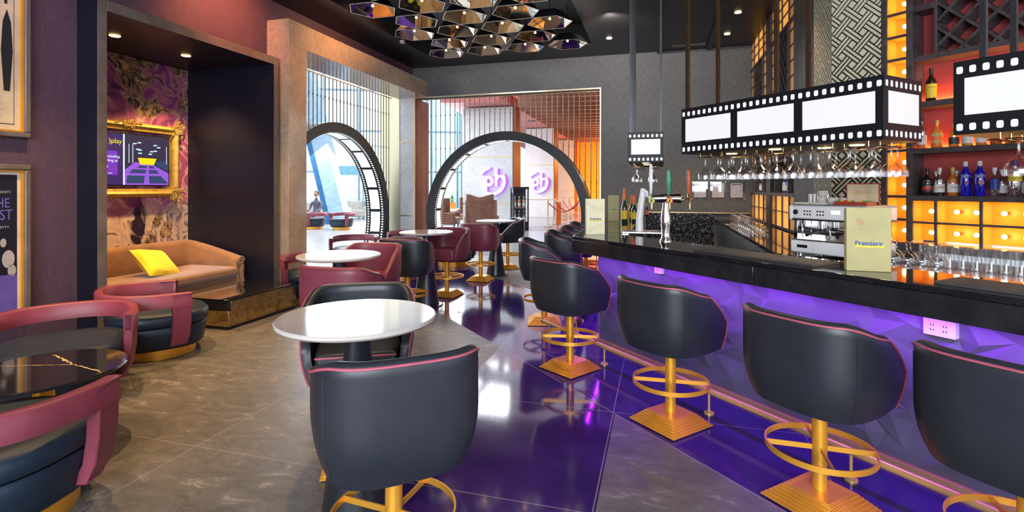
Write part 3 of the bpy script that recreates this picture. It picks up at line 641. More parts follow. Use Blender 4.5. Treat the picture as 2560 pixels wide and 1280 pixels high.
s.grid(fr, 4, len(prof), cu=True); of_ = s.build('ornate_frame', M['frame_gold'], t, smooth=False)
rnd = random.Random(3)
for cx, cz in ((.69, .435), (.69, -.435), (-.69, .435), (-.69, -.435), (0, .455)):
    s = MB()
    for k in range(26):
        a = rnd.uniform(0, 2 * PI); d = rnd.uniform(0, .12); px, pz = cx + d * math.cos(a) * (1.5 if cx == 0 else 1), cz + d * math.sin(a) * (.35 if cx == 0 else 1)
        r_ = rnd.uniform(.012, .03); pts = [(px + r_ * math.cos(w_) * (1 - w_ / 9), -.09 - .01 * rnd.random(), pz + r_ * math.sin(w_) * (1 - w_ / 9)) for w_ in [q_ * .6 for q_ in range(10)]]
        s.tube(pts, .008, 5)
    s.build('carved_leafwork', M['frame_gold'], of_)
# ---------------------------------------------------------------- posters
def poster(label, y1, z0, z1, kind):
    t = thing('framed_poster', label, 'poster', RW(LW, y1 - .78, 0), RROT + PI / 2)
    W = .78; fw = .048
    s = MB()
    for a in ((0, W, z0, z0 + fw), (0, W, z1 - fw, z1), (0, fw, z0 + fw, z1 - fw), (W - fw, W, z0 + fw, z1 - fw)): s.box(a[0], a[1], -.075, 0, a[2], a[3])
    s.build('frame', M['niche_frame'], t, bevel=.01)
    s = MB(); 
    for a in ((fw, W - fw, z0 + fw, z0 + fw + .014), (fw, W - fw, z1 - fw - .014, z1 - fw), (fw, fw + .014, z0 + fw + .014, z1 - fw - .014), (W - fw - .014, W - fw, z0 + fw + .014, z1 - fw - .014)): s.box(a[0], a[1], -.055, 0, a[2], a[3])
    s.build('gilt_slip', M['gold'], t)
    s = MB(); s.box(fw + .014, W - fw - .014, -.03, 0, z0 + fw + .014, z1 - fw - .014, 0); y = -.0305; xr = W - fw - .055; xl = fw + .055; zb = z0 + fw + .06; zt = z1 - fw - .06
    def q(x0, x1, a, b, mi, dy=0): s.add([(x0, y - dy, a), (x1, y - dy, a), (x1, y - dy, b), (x0, y - dy, b)], [(0, 1, 2, 3)], mi)
    if kind == 'cream':
        for a in ((xl, xr, zb, zb + .006), (xr - .004, xr, zb, zt)): q(*a, 1, .001)
        for cx, hw in ((.50, .06), (.625, .042)):     # two plain tapering upright shapes
            s.add([(cx - hw * .5, y - .001, zb + .28), (cx + hw * .5, y - .001, zb + .28), (cx + hw, y - .001, zb + .62), (cx + hw * .7, y - .001, zb + .86), (cx, y - .001, zb + .97), (cx - hw * .7, y - .001, zb + .86), (cx - hw, y - .001, zb + .62)], [tuple(range(7))], 1)
        for k in range(4):
            for j in range(7): q(xl + .02 + j * .07, xl + .075 + j * .07, zb + .06 + k * .05, zb + .09 + k * .05, 2, .001)
        s.merge(text('ROCKY', .15, .0005, 'RIGHT', 1, .003), Matrix.Translation((xr - .015, y - .002, zb + 1.06)) @ UP)
        ms = [mat('cream_paper', (.60, .48, .30), .6), mat('poster_ink', (.012, .014, .018), .5), mat('pale_print', (.50, .42, .33), .5)]
    else:
        q(fw + .04, W - fw - .035, z0 + fw + .05, z1 - fw - .04, 1, .001); q(fw + .04, W - fw - .035, z0 + fw + .05, z0 + fw + .36, 2, .002)
        s.merge(text('THE', .115, .0005, 'RIGHT', 3, 0, .7), Matrix.Translation((.645, y - .003, z1 - .33)) @ UP); s.merge(text('EXORCIST', .125, .0005, 'RIGHT', 3, 0, .7), Matrix.Translation((.665, y - .003, z1 - .43)) @ UP)
        s.merge(text('PRESENTS', .03, .0005, 'RIGHT', 4), Matrix.Translation((.65, y - .003, z1 - .235)) @ UP); s.merge(text('WILLIAM PETER BLATTY', .028, .0005, 'RIGHT', 4), Matrix.Translation((.64, y - .003, z1 - .53)) @ UP)
        for cx, cz, r_ in ((.60, z1 - .66, .022), (.635, z1 - .80, .045), (.66, z1 - .90, .03)): s.add([(cx + r_ * math.cos(a), y - .002, cz + r_ * 1.7 * math.sin(a)) for a in [k * PI / 7 for k in range(14)]], [tuple(range(14))], 4)
        ms = [mat('poster_mount', (.62, .54, .44), .5), mat('poster_midnight', (.008, .009, .022), .4), mat('poster_violet', (.12, .08, .34), .5), mat('poster_lilac', (.14, .11, .42), .5), mat('poster_grey', (.42, .38, .36), .5)]
    s.build('print', ms, t, smooth=False)
    return t
poster('upper framed cream poster with black upright shapes at the left edge', -7.385, 1.93, 3.75, 'cream')
poster('lower framed midnight blue poster with violet lettering at the left edge', -7.385, .36, 1.70, 'dark')
for i, (x, y) in enumerate(((-.85, -6.25), (-.85, -5.35))):
    s = MB(); s.lathe([(.0, 0), (.045, 0), (.05, -.004), (.055, 0)], 20, cap=False); tag(s.build('niche_downlight', M['downlight'], loc=RW(x, y, 3.184)), 'small round downlight in the niche soffit, ' + ('left' if i == 0 else 'right') + ' of the pair', 'light', 'niche downlights')
# ---------------------------------------------------------------- the bar
def r2b(x, y):
    wx, wy, _ = RW(x, y); dx, dy = wx - BO[0], wy - BO[1]; return (dx * E_[0] + dy * E_[1], dx * N_[0] + dy * N_[1])
XL = 4.143
def off(d):   # corner of the counter line pushed inwards by d, in bar coordinates
    a = r2b(XL + d, -5.6); b = r2b(XL + d, -1); k = (d - a[1]) / (b[1] - a[1]); return (a[0] + (b[0] - a[0]) * k, d)
def legp(d, y): return r2b(XL + d, y)
LE = 5.4; LY = -.35
def m_granite(name, base, fl, rough, sc=220, spk=.72):
    t = NT(name); v = t.co(); n = t.noise(v, sc, 2, .5); n2 = t.noise(v, 6, 8, .7)
    c = t.ramp(n2.outputs[0], [(.3, tuple(k * .6 for k in base)), (.7, tuple(k * 1.6 for k in base))]); t.set(base=t.mix(t.ramp(n.outputs[0], [(spk - .06, 0), (spk, 1)]), c, fl), rough=rough, spec=.5); return t.mat
M['granite'] = m_granite('black_granite', (.010, .010, .012), (.10, .10, .12), .045, 200, .70)
M['granite_edge'] = m_granite('granite_edge', (.016, .016, .018), (.07, .07, .075), .18, 260, .70)
M['galaxy'] = m_granite('speckled_black_granite', (.010, .010, .014), (.40, .42, .55), .12, 60, .66)
t = thing('bar_counter', 'angled bar counter with black granite top and faceted violet lit front', 'bar counter', (BO[0], BO[1], 0), BROT)
W_ = .52
def strip_poly(a, b, x1=LE): return [off(a), (x1, a), (x1, b), off(b), legp(b, LY), legp(a, LY)]
s = MB(); s.prism(strip_poly(.0, W_), 1.005, 1.037); s.build('granite_worktop', M['granite'], t, bevel=.006, seg=3)
sm = [(off(0), (1.975, 0), (1.975, .03), off(.03)), ((1.981, 0), (3.9, 0), (3.9, .03), (1.981, .03)), ((3.905, 0), (LE, 0), (LE, .03), (3.905, .03)), (off(0), off(.03), legp(.03, LY), legp(0, LY))]
for q in sm: s = MB(); s.prism([tuple(p) for p in q], .885, 1.004); s.build('fascia_slab', M['granite_edge'], t, bevel=.003)
s = MB(); s.prism(strip_poly(.03, W_), .88, 1.004); s.build('underside', M['black'], t, smooth=False)
s = MB(); s.prism(strip_poly(.275, W_), 0, .88); s.build('carcass', M['black'], t, smooth=False)
M['facet'] = mat('faceted_slate_panel', (.15, .148, .185), .42, .1, .06, 3)
def facets(p0, p1, name):
    p0 = Vector(p0); p1 = Vector(p1); L = (p1 - p0).length; d = (p1 - p0) / L; nn = Vector((d.y, -d.x)); rr = random.Random(5 + int(L * 10)); nx = int(L / .105); nz = 8; s = MB()
    pts = {}
    for i in range(nx + 1):
        for j in range(nz + 1):
            e = i in (0, nx) or j in (0, nz); u_ = L * i / nx + (0 if i in (0, nx) else rr.uniform(-.04, .04)) + (.05 if j % 2 and not i in (0, nx) else 0); z = .045 + (.88 - .045) * j / nz + (0 if j in (0, nz) else rr.uniform(-.035, .035))
            o = 0 if e else rr.choice((0, .006, .016, .024)); u_ = min(max(u_, 0), L); p = p0 + d * u_ + nn * o; pts[i, j] = (p.x, p.y, z)
    for i in range(nx):
        for j in range(nz):
            a, b, c, e = pts[i, j], pts[i + 1, j], pts[i + 1, j + 1], pts[i, j + 1]
            if (i + j) % 2: s.add([a, b, c, e], [(0, 1, 2), (0, 2, 3)])
            else: s.add([a, b, c, e], [(0, 1, 3), (1, 2, 3)])
    s.build(name, M['facet'], t, smooth=False)
facets(off(.25), (LE, .25), 'faceted_panel'); facets(legp(.25, LY), off(.25), 'faceted_panel')
s = MB(); s.prism(strip_poly(.225, .275), 0, .045); s.build('brass_kick_strip', M['rail_brass'], t, bevel=.002)
M['led'] = emis('violet_led', (.30, .04, 1), 6, (.1, .05, .2)); s = MB(); s.prism(strip_poly(.085, .105), .872, .879); s.build('led_strip', M['led'], t)
# brass foot rail
t = thing('foot_rail', 'brass foot rail on short posts along the bar front', 'foot rail', (BO[0], BO[1], 0), BROT)
s = MB(); s.tube([(-.36, -.10, .15), (LE, -.10, .15)], .020, 16); s.build('rail_tube', M['rail_brass'], t)
s = MB(); s.sphere((-.365, -.10, .15), .024, 14); s.build('end_cap', M['steel'], t)
for x in (-.25, .62, 1.72, 2.62, 3.5, 4.4):
    s = MB(); s.cyl((x, -.10, .0), .008, .14, 12); s.lathe([(.032, 0), (.032, .010), (.012, .018)], 24, (x, -.10, 0)); s.build('rail_post', M['rail_brass'], t)
t = thing('foot_rail', 'brass foot rail along the far leg of the bar behind the corner stools', 'foot rail', (RO[0], RO[1], 0), RROT)
s = MB(); s.tube([(XL - .02, -5.35, .15), (XL - .02, -1.2, .15)], .020, 12); s.build('rail_tube', M['rail_brass'], t)
for y in (-5.2, -4.0, -2.8, -1.6):
    s = MB(); s.cyl((XL - .02, y, .0), .008, .14, 12); s.lathe([(.032, 0), (.032, .010), (.012, .018)], 24, (XL - .02, y, 0)); s.build('rail_post', M['rail_brass'], t)
def outlet(label, x, z, w_, h, n):
    t = thing('wall_outlet', label, 'outlet', BW(x, .222, z), BROT); s = MB(); s.box(-w_ / 2, w_ / 2, -.012, .03, -h / 2, h / 2); cp_ = s.build('cover_plate', M['white'], t, bevel=.002)
    for k in range(n):
        c = (k - (n - 1) / 2) * w_ / n * .8
        s = MB(); s.box(c - w_ / n * .3, c + w_ / n * .3, -.015, -.011, -h * .3, h * .3, 0)
        for dz in (-.012, .012):
            for dx in (-.008, .004): s.box(c + dx, c + dx + .003, -.0165, -.014, dz - .005, dz + .005, 1)
        s.build('socket', [M['white'], M['black']], cp_)
outlet('small white wall outlet on the bar front below the beer taps', .93, .835, .085, .085, 1)
outlet('large white double wall outlet on the bar front between the two right stools', 2.87, .80, .135, .085, 2)
M['mat_rubber'] = mat('charcoal_bar_mat', (.050, .045, .045), .55)
for x0, x1, l in ((1.41, 2.31, 'long charcoal bar mat on the counter beside the coffee machine'), (2.90, 3.9, 'charcoal bar mat on the counter at the right edge of the picture')):
    s = MB(); s.box(x0, x1, .09, .35, 0, .014)
    for k in range(12): s.box(x0 + .02, x1 - .02, .105 + k * .02, .113 + k * .02, .014, .0165)
    tag(s.build('bar_mat', M['mat_rubber'], loc=(BO[0], BO[1], 1.0375), rz=BROT, bevel=.002), l, 'bar mat')
# ---------------------------------------------------------------- film strip lamps over the bar
wine_pr = [(.036, 0), (.034, -.003), (.008, -.010), (.005, -.018), (.005, -.068), (.012, -.082), (.036, -.102), (.050, -.124), (.053, -.142), (.051, -.165)]
s = MB(); s.lathe(wine_pr, 20, cap=False); proto = s.build('stemmed_glass', M['glass'], loc=BW(1.35, .16, 1.70), rz=0)
first_glass = [proto]
def hang_glass(loc, label, g):
    if first_glass: o = first_glass.pop(); o.location = loc
    else: o = proto.copy(); C.objects.link(o); o.location = loc
    return tag(o, label, 'glass', g)
FM = {}
def film_mat(ax, Lf, H):
    if (ax, Lf) in FM: return FM[ax, Lf]
    t = NT('film_perforations'); sp = t.new('ShaderNodeSeparateXYZ'); t.link(t.co(), sp.inputs[0]); m_ = max(2, round(Lf / .0475)); p = Lf / m_
    dx = t.m('DIVIDE', t.m('MULTIPLY', t.m('SUBTRACT', t.m('FRACT', t.m('DIVIDE', sp.outputs[ax], p)), .5), p), .0125); dx4 = t.m('POWER', t.m('ABSOLUTE', dx), 4)
    msk = None
    for zc in (.875 * H, .10 * H):
        dz = t.m('DIVIDE', t.m('SUBTRACT', sp.outputs[2], zc), .0165); q = t.m('LESS_THAN', t.m('ADD', t.m('POWER', t.m('ABSOLUTE', dz), 4), dx4), 1); msk = q if msk is None else t.m('MAXIMUM', msk, q)
    t.set(base=t.mix(msk, (.008, .009, .011), (.15, .15, .15)), rough=.42, spec=.25, emit=(.96, .97, 1), es=t.m('MULTIPLY', msk, .62)); FM[ax, Lf] = t.mat; return t.mat
def film_lamp(label, loc, rz, L, nfr, poles, pm_=None):
    t = thing('film_strip_lamp', label, 'lamp', loc, rz); H = .34; dep = .39; pm_ = pm_ or M['bronze_pole']
    s = MB(); s.box(0, L, 0, dep, 0, H); ho_ = s.build('housing', M['film_black'], t, bevel=.004)
    fw = (L - .045) / nfr
    e_ = [0]
    def face(fn, Lf, n):
        e_[0] = .0012
        f_ = (Lf - .03) / n
        for k in range(n):
            a, b = .015 + f_ * (k + .06), .015 + f_ * (k + .94); s = MB(); s.add([fn(a, .26 * H), fn(b, .26 * H), fn(b, .76 * H), fn(a, .76 * H)], [(0, 1, 2, 3)]); s.build('lit_frame', M['film_lit'], ho_, smooth=False)
        e_[0] = 0; s = MB(); s.add([fn(.002, .002), fn(Lf - .002, .002), fn(Lf - .002, H - .002), fn(.002, H - .002)], [(0, 1, 2, 3)]); s.v = [tuple(c_ + (n_ - c_) * 0 for c_, n_ in zip(v_, v_)) for v_ in s.v]
        s.build('film_sheet', film_mat(0 if Lf > .5 else 1, Lf, H), ho_, smooth=False)
    face(lambda a, z: (a, -.0008 - e_[0], z), L, nfr); face(lambda a, z: (L - a, dep + .0008 + e_[0], z), L, nfr)
    face(lambda a, z: (L + .0008 + e_[0], a, z), dep, 1); face(lambda a, z: (-.0008 - e_[0], dep - a, z), dep, 1)
    for x, y in poles:
        s = MB(); s.box(x - .012, x + .012, y - .012, y + .012, H, 4.17 - loc[2]); s.build('hanging_pole', pm_, t)
    return t
M['bronze_pole'] = mat('bronze_pole', (.07, .04, .02), .35, .5)
def rack(t, L, ys, z0, x0=.1):
    for y in ys:
        s = MB()
        for dy in (-.012, .012): s.tube([(x0, y + dy, z0), (L, y + dy, z0)], .003, 6)
        k = x0 + .06
        while k < L:
            s.tube([(k, y - .05, .0), (k, y - .05, z0), (k, y + .05, z0), (k, y + .05, .0)], .0025, 5); k += .19
        s.build('glass_rack', M['brass'], t)
def lamp_down(t, pts, pw, w2):
    for x, y in pts:
        s = MB(); s.lathe([(0, -.002), (.028, -.002), (.036, -.006), (.04, 0)], 20, (x, y, 0), cap=False); s.build('downlight_lens', M['downlight'], t)
        p = w2(x, y); spot('rack_spot', (p[0], p[1], 1.735), (p[0], p[1], 0), pw, (1, .75, .45), 100, .6, .03)
M['grey_pole'] = mat('dark_grey_pole', (.035, .036, .04), .35, .4)
t1 = film_lamp('long film strip lamp hanging in the middle over the bar', BW(1.289, .10, 1.755), BROT, 1.388, 3, [(.035, .03), (.035, .36), (.76, .03), (.76, .36)])
rack(t1, 1.37, (.075, .19, .31), -.028); lamp_down(t1, [(.25, .25), (.68, .13), (1.12, .25), (.9, .30)], 9, lambda x, y: BW(1.289 + x, .10 + y))
t3 = film_lamp('film strip lamp cut by the right edge of the picture', BW(2.984, .07, 1.747), BROT, 1.388, 3, [(.10, .03), (.10, .36), (.76, .03), (.76, .36)], M['grey_pole'])
rack(t3, 1.37, (.075, .19, .31), -.028); lamp_down(t3, [(.25, .25), (.68, .13)], 12, lambda x, y: BW(2.984 + x, .07 + y))
t2 = film_lamp('small film strip lamp seen end on above the beer taps', RW(5.0, -4.55, 1.79), RROT + PI / 2, 1.388, 3, [(.035, .03), (.035, .36), (.5, .36), (.8, .36), (1.1, .36)], M['grey_pole'])
rack(t2, 1.2, (.10, .28), -.05, .02); lamp_down(t2, [(.15, .2), (.6, .2)], 9, lambda x, y: RW(5.0 - y, -4.55 + x))
rws = ('front row', 'middle row', 'back row')
for r_, yy in enumerate((.175, .29, .41)):
    for k in range(11):
        hang_glass(BW(1.45 + k * .113 + (0, .04, .015)[r_], yy, 1.728), f'{ORD[k]} stemmed glass from the far end, {rws[r_]} under the long film strip lamp', 'stemmed glasses under the long film strip lamp')
for r_, yy in enumerate((.145, .26)):
    for k in range(6):
        hang_glass(BW(3.19 + k * .115 + r_ * .04, yy, 1.718), f'{ORD[k]} stemmed glass from the left, {rws[r_]} under the lamp at the right edge', 'stemmed glasses under the right edge lamp')
for r_, xx in enumerate((4.70, 4.88)):
    for k in range(4):
        hang_glass(RW(xx, -4.43 + k * .13, 1.738), f'{ORD[k]} stemmed glass from the near end, {("left", "right")[r_]} row under the small film strip lamp', 'stemmed glasses under the small film strip lamp')
# ---------------------------------------------------------------- back bar
AMBM = mat('amber_lacquer', (1, .43, .045), .35, 0, .04); M['red_back'] = mat('red_back_panel', (.42, .060, .055), .55, 0, .06)
BX, BY = 1.141, 2.303
t = thing('back_bar_cabinet', 'tall charcoal back bar cabinet with red backing, lattice and bulb lit amber cubbies', 'cabinet', BW(BX, BY, 0), BROT)
def part(nm, m_, fn, bevel=.002): s = MB(); fn(s); return s.build(nm, m_, t, bevel=bevel)
TE = 3.2
part('upright', M['dark_wood'], lambda s: s.box(.44, .4855, 0, .2, .921, 4.17)); part('upright', M['dark_wood'], lambda s: s.box(.6366, .6853, 0, .2, .921, 4.17))
part('back_panel', M['red_back'], lambda s: s.box(.6853, TE, .193, .21, 1.435, 4.17)); part('amber_back', AMBM, lambda s: (s.box(.4855, .6366, .183, .2, 1.0, 4.17), s.box(.6853, TE, .183, .2, 1.04, 1.392)))
for z0, z1 in ((1.392, 1.435), (1.795, 1.84), (2.19, 2.24), (2.59, 2.635)): part('shelf', M['dark_wood'], lambda s: s.box(.6853, TE, .002, .193, z0, z1))
part('shelf', M['dark_wood'], lambda s: s.box(.6853, .84, .002, .193, 3.02, 3.075))
part('lower_rail', M['dark_wood'], lambda s: s.box(.44, TE, -.002, .2, .955, 1.02)); part('cubby_shelf', M['dark_wood'], lambda s: s.box(.6853, TE, .004, .02, 1.195, 1.213)); part('cubby_shelf', AMBM, lambda s: s.box(.6853, TE, .02, .183, 1.197, 1.211))
part('cubby_floor', AMBM, lambda s: s.box(.4855, TE, .004, .183, 1.02, 1.024)); part('cubby_roof', AMBM, lambda s: s.box(.6853, TE, .01, .183, 1.388, 1.3925))
for k in range(1, 16):
    z = 1.02 + .2025 * k
    if z < 4.15: part('column_shelf', M['dark_wood'], lambda s: s.box(.4855, .6366, .004, .02, z - .012, z + .012)); part('column_shelf', AMBM, lambda s: s.box(.4855, .6366, .02, .183, z - .010, z + .010), 0)
for x in (.4855, .6333): part('amber_side', AMBM, lambda s: s.box(x, x + .0035, .012, .183, 1.02, 4.15), 0)
divs = [.851] + [.851 + .3005 * k + .3005 for k in range(0, 8)]; divs = [.851, 1.152, 1.452, 1.752, 2.052, 2.352, 2.652, 2.952]
for x in divs:
    part('cubby_divider', M['dark_wood'], lambda s: s.box(x - .011, x + .011, .004, .02, 1.02, 1.392)); part('amber_side', AMBM, lambda s: s.box(x - .009, x + .009, .02, .183, 1.02, 1.392), 0)
part('amber_side', AMBM, lambda s: s.box(.6853, .689, .012, .183, 1.02, 1.392), 0)
part('lattice_stile', M['dark_wood'], lambda s: s.box(.84, .8625, .0, .19, 2.63, 4.17))
s = MB(); x0, x1, z0, z1 = .8625, 2.2, 2.635, 4.17; pz = .21
for sg in (1, -1):
    for k in range(-12, 16):
        c = z0 + k * pz + (.06 if sg > 0 else 0)   # z = c + sg*(x-x0)
        xa, xb = x0, x1
        if sg > 0: xa = max(x0, x0 + (z0 - c)); xb = min(x1, x0 + (z1 - c))
        else: xa = max(x0, x0 + (c - z1)); xb = min(x1, x0 + (c - z0))
        if xb - xa > .02:
            za, zb = c + sg * (xa - x0), c + sg * (xb - x0); L = math.hypot(xb - xa, zb - za)
            s.obox(((xa + xb) / 2, .095 + sg * .001, (za + zb) / 2), L, .17, .022, Matrix.Rotation(-sg * PI / 4, 3, 'Y'))
s.build('bottle_lattice', M['dark_wood'], t, smooth=False)
bulbs = [(.582, 1.02 + .2025 * (k + .5)) for k in range(15) if 1.02 + .2025 * (k + .5) < 4.1] + [(.785, z) for z in (1.118, 1.30)]
for d in divs[:-1]: bulbs += [(d + a, z) for a in (.11, .24) for z in (1.118, 1.30)]
for x, z in bulbs:
    s = MB(); s.sphere((x, .10, z), .0185, 14, 0); b_ = s; s = MB(); s.tube([(x, .118, z), (x, .183, z)], .012, 10); b_.build('bulb', M['bulb'], s.build('bulb_socket', M['brass'], t))
def up_strip(x0, x1, y, z, pw, col):
    a = BW(BX + x0, BY + y, z); b = BW(BX + x1, BY + y, z); o = area('shelf_led', tuple((p + q) / 2 for p, q in zip(a, b)), (0, 0, 0), x1 - x0, .02, pw, col); o.rotation_euler = (PI, 0, BROT)
up_strip(.70, 2.4, .175, 2.246, 9, (1, .35, .08)); up_strip(.70, 2.4, .175, 1.846, 7, (1, .35, .08))
# patterned pillar
M['cream_tile'] = mat('cream_inlay', (.74, .69, .48), .35, 0, .05); M['pat_dark'] = mat('dark_inlay_ground', (.035, .028, .024), .4)
t = thing('patterned_pillar', 'pillar clad in cream and dark basket weave pattern beside the amber column', 'pillar', BW(BX, BY, 0), BROT)
rr_ = r2b(6.588, -4.187); far = (rr_[0] - BX, rr_[1] - BY)
s = MB(); s.prism([(0, 0), (.44, 0), (.44, .45), (.1, .6), far], .921, 4.17); s.build('core', M['pat_dark'], t, smooth=False)
def pattern(fn, W, z0, z1):
    s = MB(); P = .0675; c45 = math.sqrt(.5)
    def rect(cx, cy, hx, hy):
        pts = []
        for a, b in ((-hx, -hy), (hx, -hy), (hx, hy), (-hx, hy)):
            u_, v_ = cx + a, cy + b; pts.append(((u_ - v_) * c45, (u_ + v_) * c45))
        # clip to the panel
        def clip(ps, inside, cut):
            o = []
            for i in range(len(ps)):
                a, b = ps[i - 1], ps[i]
                if inside(b):
                    if not inside(a): o.append(cut(a, b))
                    o.append(b)
                elif inside(a): o.append(cut(a, b))
            return o
        for ax, lim, sg in ((0, 0, 1), (0, W, -1), (1, z0, 1), (1, z1, -1)):
            if not pts: return
            pts = clip(pts, lambda p: sg * (p[ax] - lim) >= 0, lambda a, b: tuple(a[i] + (b[i] - a[i]) * ((lim - a[ax]) / (b[ax] - a[ax])) for i in range(2)))
        if len(pts) > 2: s.add([fn(*p) for p in pts], [tuple(range(len(pts)))])
    n0 = int((z0 - W) * c45 / P) - 3; n1 = int((z1 + W) * c45 / P) + 3
    for i in range(n0, n1):
        for j in range(n0, n1):
            cu, cv = i * P, j * P; x = (cu - cv) * c45; z = (cu + cv) * c45
            if x < -.2 or x > W + .2 or z < z0 - .2 or z > z1 + .2: continue
            k = min(1, max(0, (z - 1.3) / 2.2)); bw = P * (.10 + .085 * k); sq = P * (.33 + .09 * k); par = lambda a, b: ((a - 1) // 2 + (b - 1) // 2) % 2
            if i % 2 == 0 and j % 2 == 0: rect(cu, cv, sq, sq)
            elif i % 2 == 1 and j % 2 == 1:
                for d in (-.25, .25):
                    if par(i, j): rect(cu, cv + d * P, P * .501, bw)
                    else: rect(cu + d * P, cv, bw, P * .501)
            elif i % 2 == 1:   # bars along v; they stop where the crossing bars run through
                lo = .44 if par(i, j - 1) else .5; hi = .44 if par(i, j + 1) else .5
                for d in (-.25, .25): rect(cu + d * P, cv + (hi - lo) / 2 * P, bw, P * (lo + hi) / 2)
            else:
                lo = .44 if not par(i - 1, j) else .5; hi = .44 if not par(i + 1, j) else .5
                for d in (-.25, .25): rect(cu + (hi - lo) / 2 * P, cv + d * P, P * (lo + hi) / 2, bw)
    return s
pattern(lambda x, z: (x, -.003, z), .44, .95, 4.15).build('front_inlay', M['cream_tile'], t, smooth=False)
Lf = math.hypot(*far); pattern(lambda x, z: (far[0] * x / Lf - .003 * .9, far[1] * x / Lf - .003 * .3, z), Lf, .95, 4.15).build('side_inlay', M['cream_tile'], t, smooth=False)
# display wall left of the pillar (room frame)
M['amber_glow'] = emis('amber_light_panel', (1, .42, .07), .55, (.8, .4, .1)); M['amber_dim'] = emis('amber_light_panel_edge', (1, .38, .10), .16, (.6, .3, .1))
t = thing('display_wall', 'charcoal display wall with amber glass grid, bottle lattice and lit panels beside the pillar', 'cabinet', (RO[0], RO[1], 0), RROT); X0 = 6.588
for y0, y1 in ((-4.187, -3.276), (-1.806, -1.495)): part('upright', M['dark_wood'], lambda s: s.box(X0, X0 + .25, y0, y1, .921, 4.17))
part('backing', M['black'], lambda s: s.box(X0 + .2, X0 + .25, -3.276, -.003, .921, 4.17), 0)
for y0, y1 in ((-3.276, -1.806), (-1.495, 0)):
    w_ = y1 - y0; ec_ = .22 * w_
    part('shelf', M['dark_wood'], lambda s: s.box(X0 - .005, X0 + .2, y0, y1, 1.385, 1.43)); part('lattice_rail', M['dark_wood'], lambda s: s.box(X0 - .002, X0 + .15, y0, y1, 3.66, 3.70))
    for a, b, m_ in ((y0, y0 + ec_, 'amber_dim'), (y0 + ec_, y1 - ec_, 'amber_glow'), (y1 - ec_, y1, 'amber_dim')):
        part('amber_panel', M[m_], lambda s: s.box(X0 + .03, X0 + .04, a + .008, b - .008, 3.70, 4.17), 0); part('amber_panel', M[m_], lambda s: s.box(X0 + .03, X0 + .04, a + .008, b - .008, .95, 1.385), 0)
    for a in (y0, y1 - ec_): part('amber_panel', M['amber_dim'], lambda s: s.box(X0 + .03, X0 + .04, a + .02, a + ec_ - .02, 1.9, 3.66), 0)
    s = MB()
    for z in (3.86, 4.02, 1.17): s.box(X0 + .01, X0 + .03, y0, y1, z - .006, z + .006)
    for k in range(9): s.box(X0 + .01, X0 + .03, y0, y0 + ec_, 1.95 + k * .2, 1.962 + k * .2); s.box(X0 + .01, X0 + .03, y1 - ec_, y1, 1.95 + k * .2, 1.962 + k * .2)
    for a in (y0 + ec_, y1 - ec_, (y0 + y1) / 2): s.box(X0 + .01, X0 + .03, a - .008, a + .008, 3.70, 4.17); s.box(X0 + .01, X0 + .03, a - .008, a + .008, .95, 1.385)
    for a in (y0 + ec_, y1 - ec_): s.box(X0 - .002, X0 + .18, a - .02, a + .02, 1.43, 3.66)
    s.build('glazing_bars', M['dark_wood'], t, smooth=False)
    s = MB(); a0, a1 = y0 + ec_ + .02, y1 - ec_ - .02
    for sg in (1, -1):
        for k in range(-8, 22):
            c = 1.9 + k * .2; ya, yb = a0, a1
            if sg > 0: ya = max(a0, a0 + 1.9 - c); yb = min(a1, a0 + 3.66 - c)
            else: ya = max(a0, a0 + c - 3.66); yb = min(a1, a0 + c - 1.9)
            if yb - ya > .02:
                za, zb = c + sg * (ya - a0), c + sg * (yb - a0); L = math.hypot(yb - ya, zb - za); s.obox((X0 + .09, (ya + yb) / 2, (za + zb) / 2), .15, L, .022, Matrix.Rotation(sg * PI / 4, 3, 'X'))
    s.build('bottle_lattice', M['dark_wood'], t, smooth=False); part('shelf', M['dark_wood'], lambda s: s.box(X0 - .005, X0 + .2, a0, a1, 1.86, 1.90))
# rear counter
t = thing('rear_counter', 'black rear counter running below the display wall and back bar', 'counter', (0, 0, 0), 0)
def wpoly(ps): return ps
pA = [RW(5.95, -.02)[:2], RW(6.60, -.02)[:2], RW(6.60, -4.80)[:2], BW(BX, BY)[:2], BW(4.4, BY)[:2], BW(4.4, 1.33)[:2], BW(.98, 1.33)[:2]]
def inter():   # meeting point of the two front edges
    a = r2b(5.95, -5); b = r2b(5.95, -1); k = (1.33 - a[1]) / (b[1] - a[1]); return BW(a[0] + (b[0] - a[0]) * k, 1.33)[:2]
pA[-1] = inter(); s = MB(); s.prism(pA, .885, .92); s.build('worktop', M['granite'], t, bevel=.004)
pB = [RW(6.0, -.02)[:2], RW(6.60, -.02)[:2], RW(6.60, -4.80)[:2], BW(BX, BY)[:2], BW(4.4, BY)[:2], BW(4.4, 1.38)[:2], (inter()[0] + .04, inter()[1] + .03)]
s = MB(); s.prism(pB, 0, .884); s.build('base_cabinet', M['steel'], t, smooth=False)
s = MB(); s.box(4.70, 5.94, -.04, -.002, 0, 1.02); struct(s.build('wall_backsplash', M['galaxy'], loc=(RO[0], RO[1], 0), rz=RROT, smooth=False)); s = MB(); s.box(4.70, 6.58, -.045, -.002, 1.02, 1.035); struct(s.build('trim_10', M['brass'], loc=(RO[0], RO[1], 0), rz=RROT))
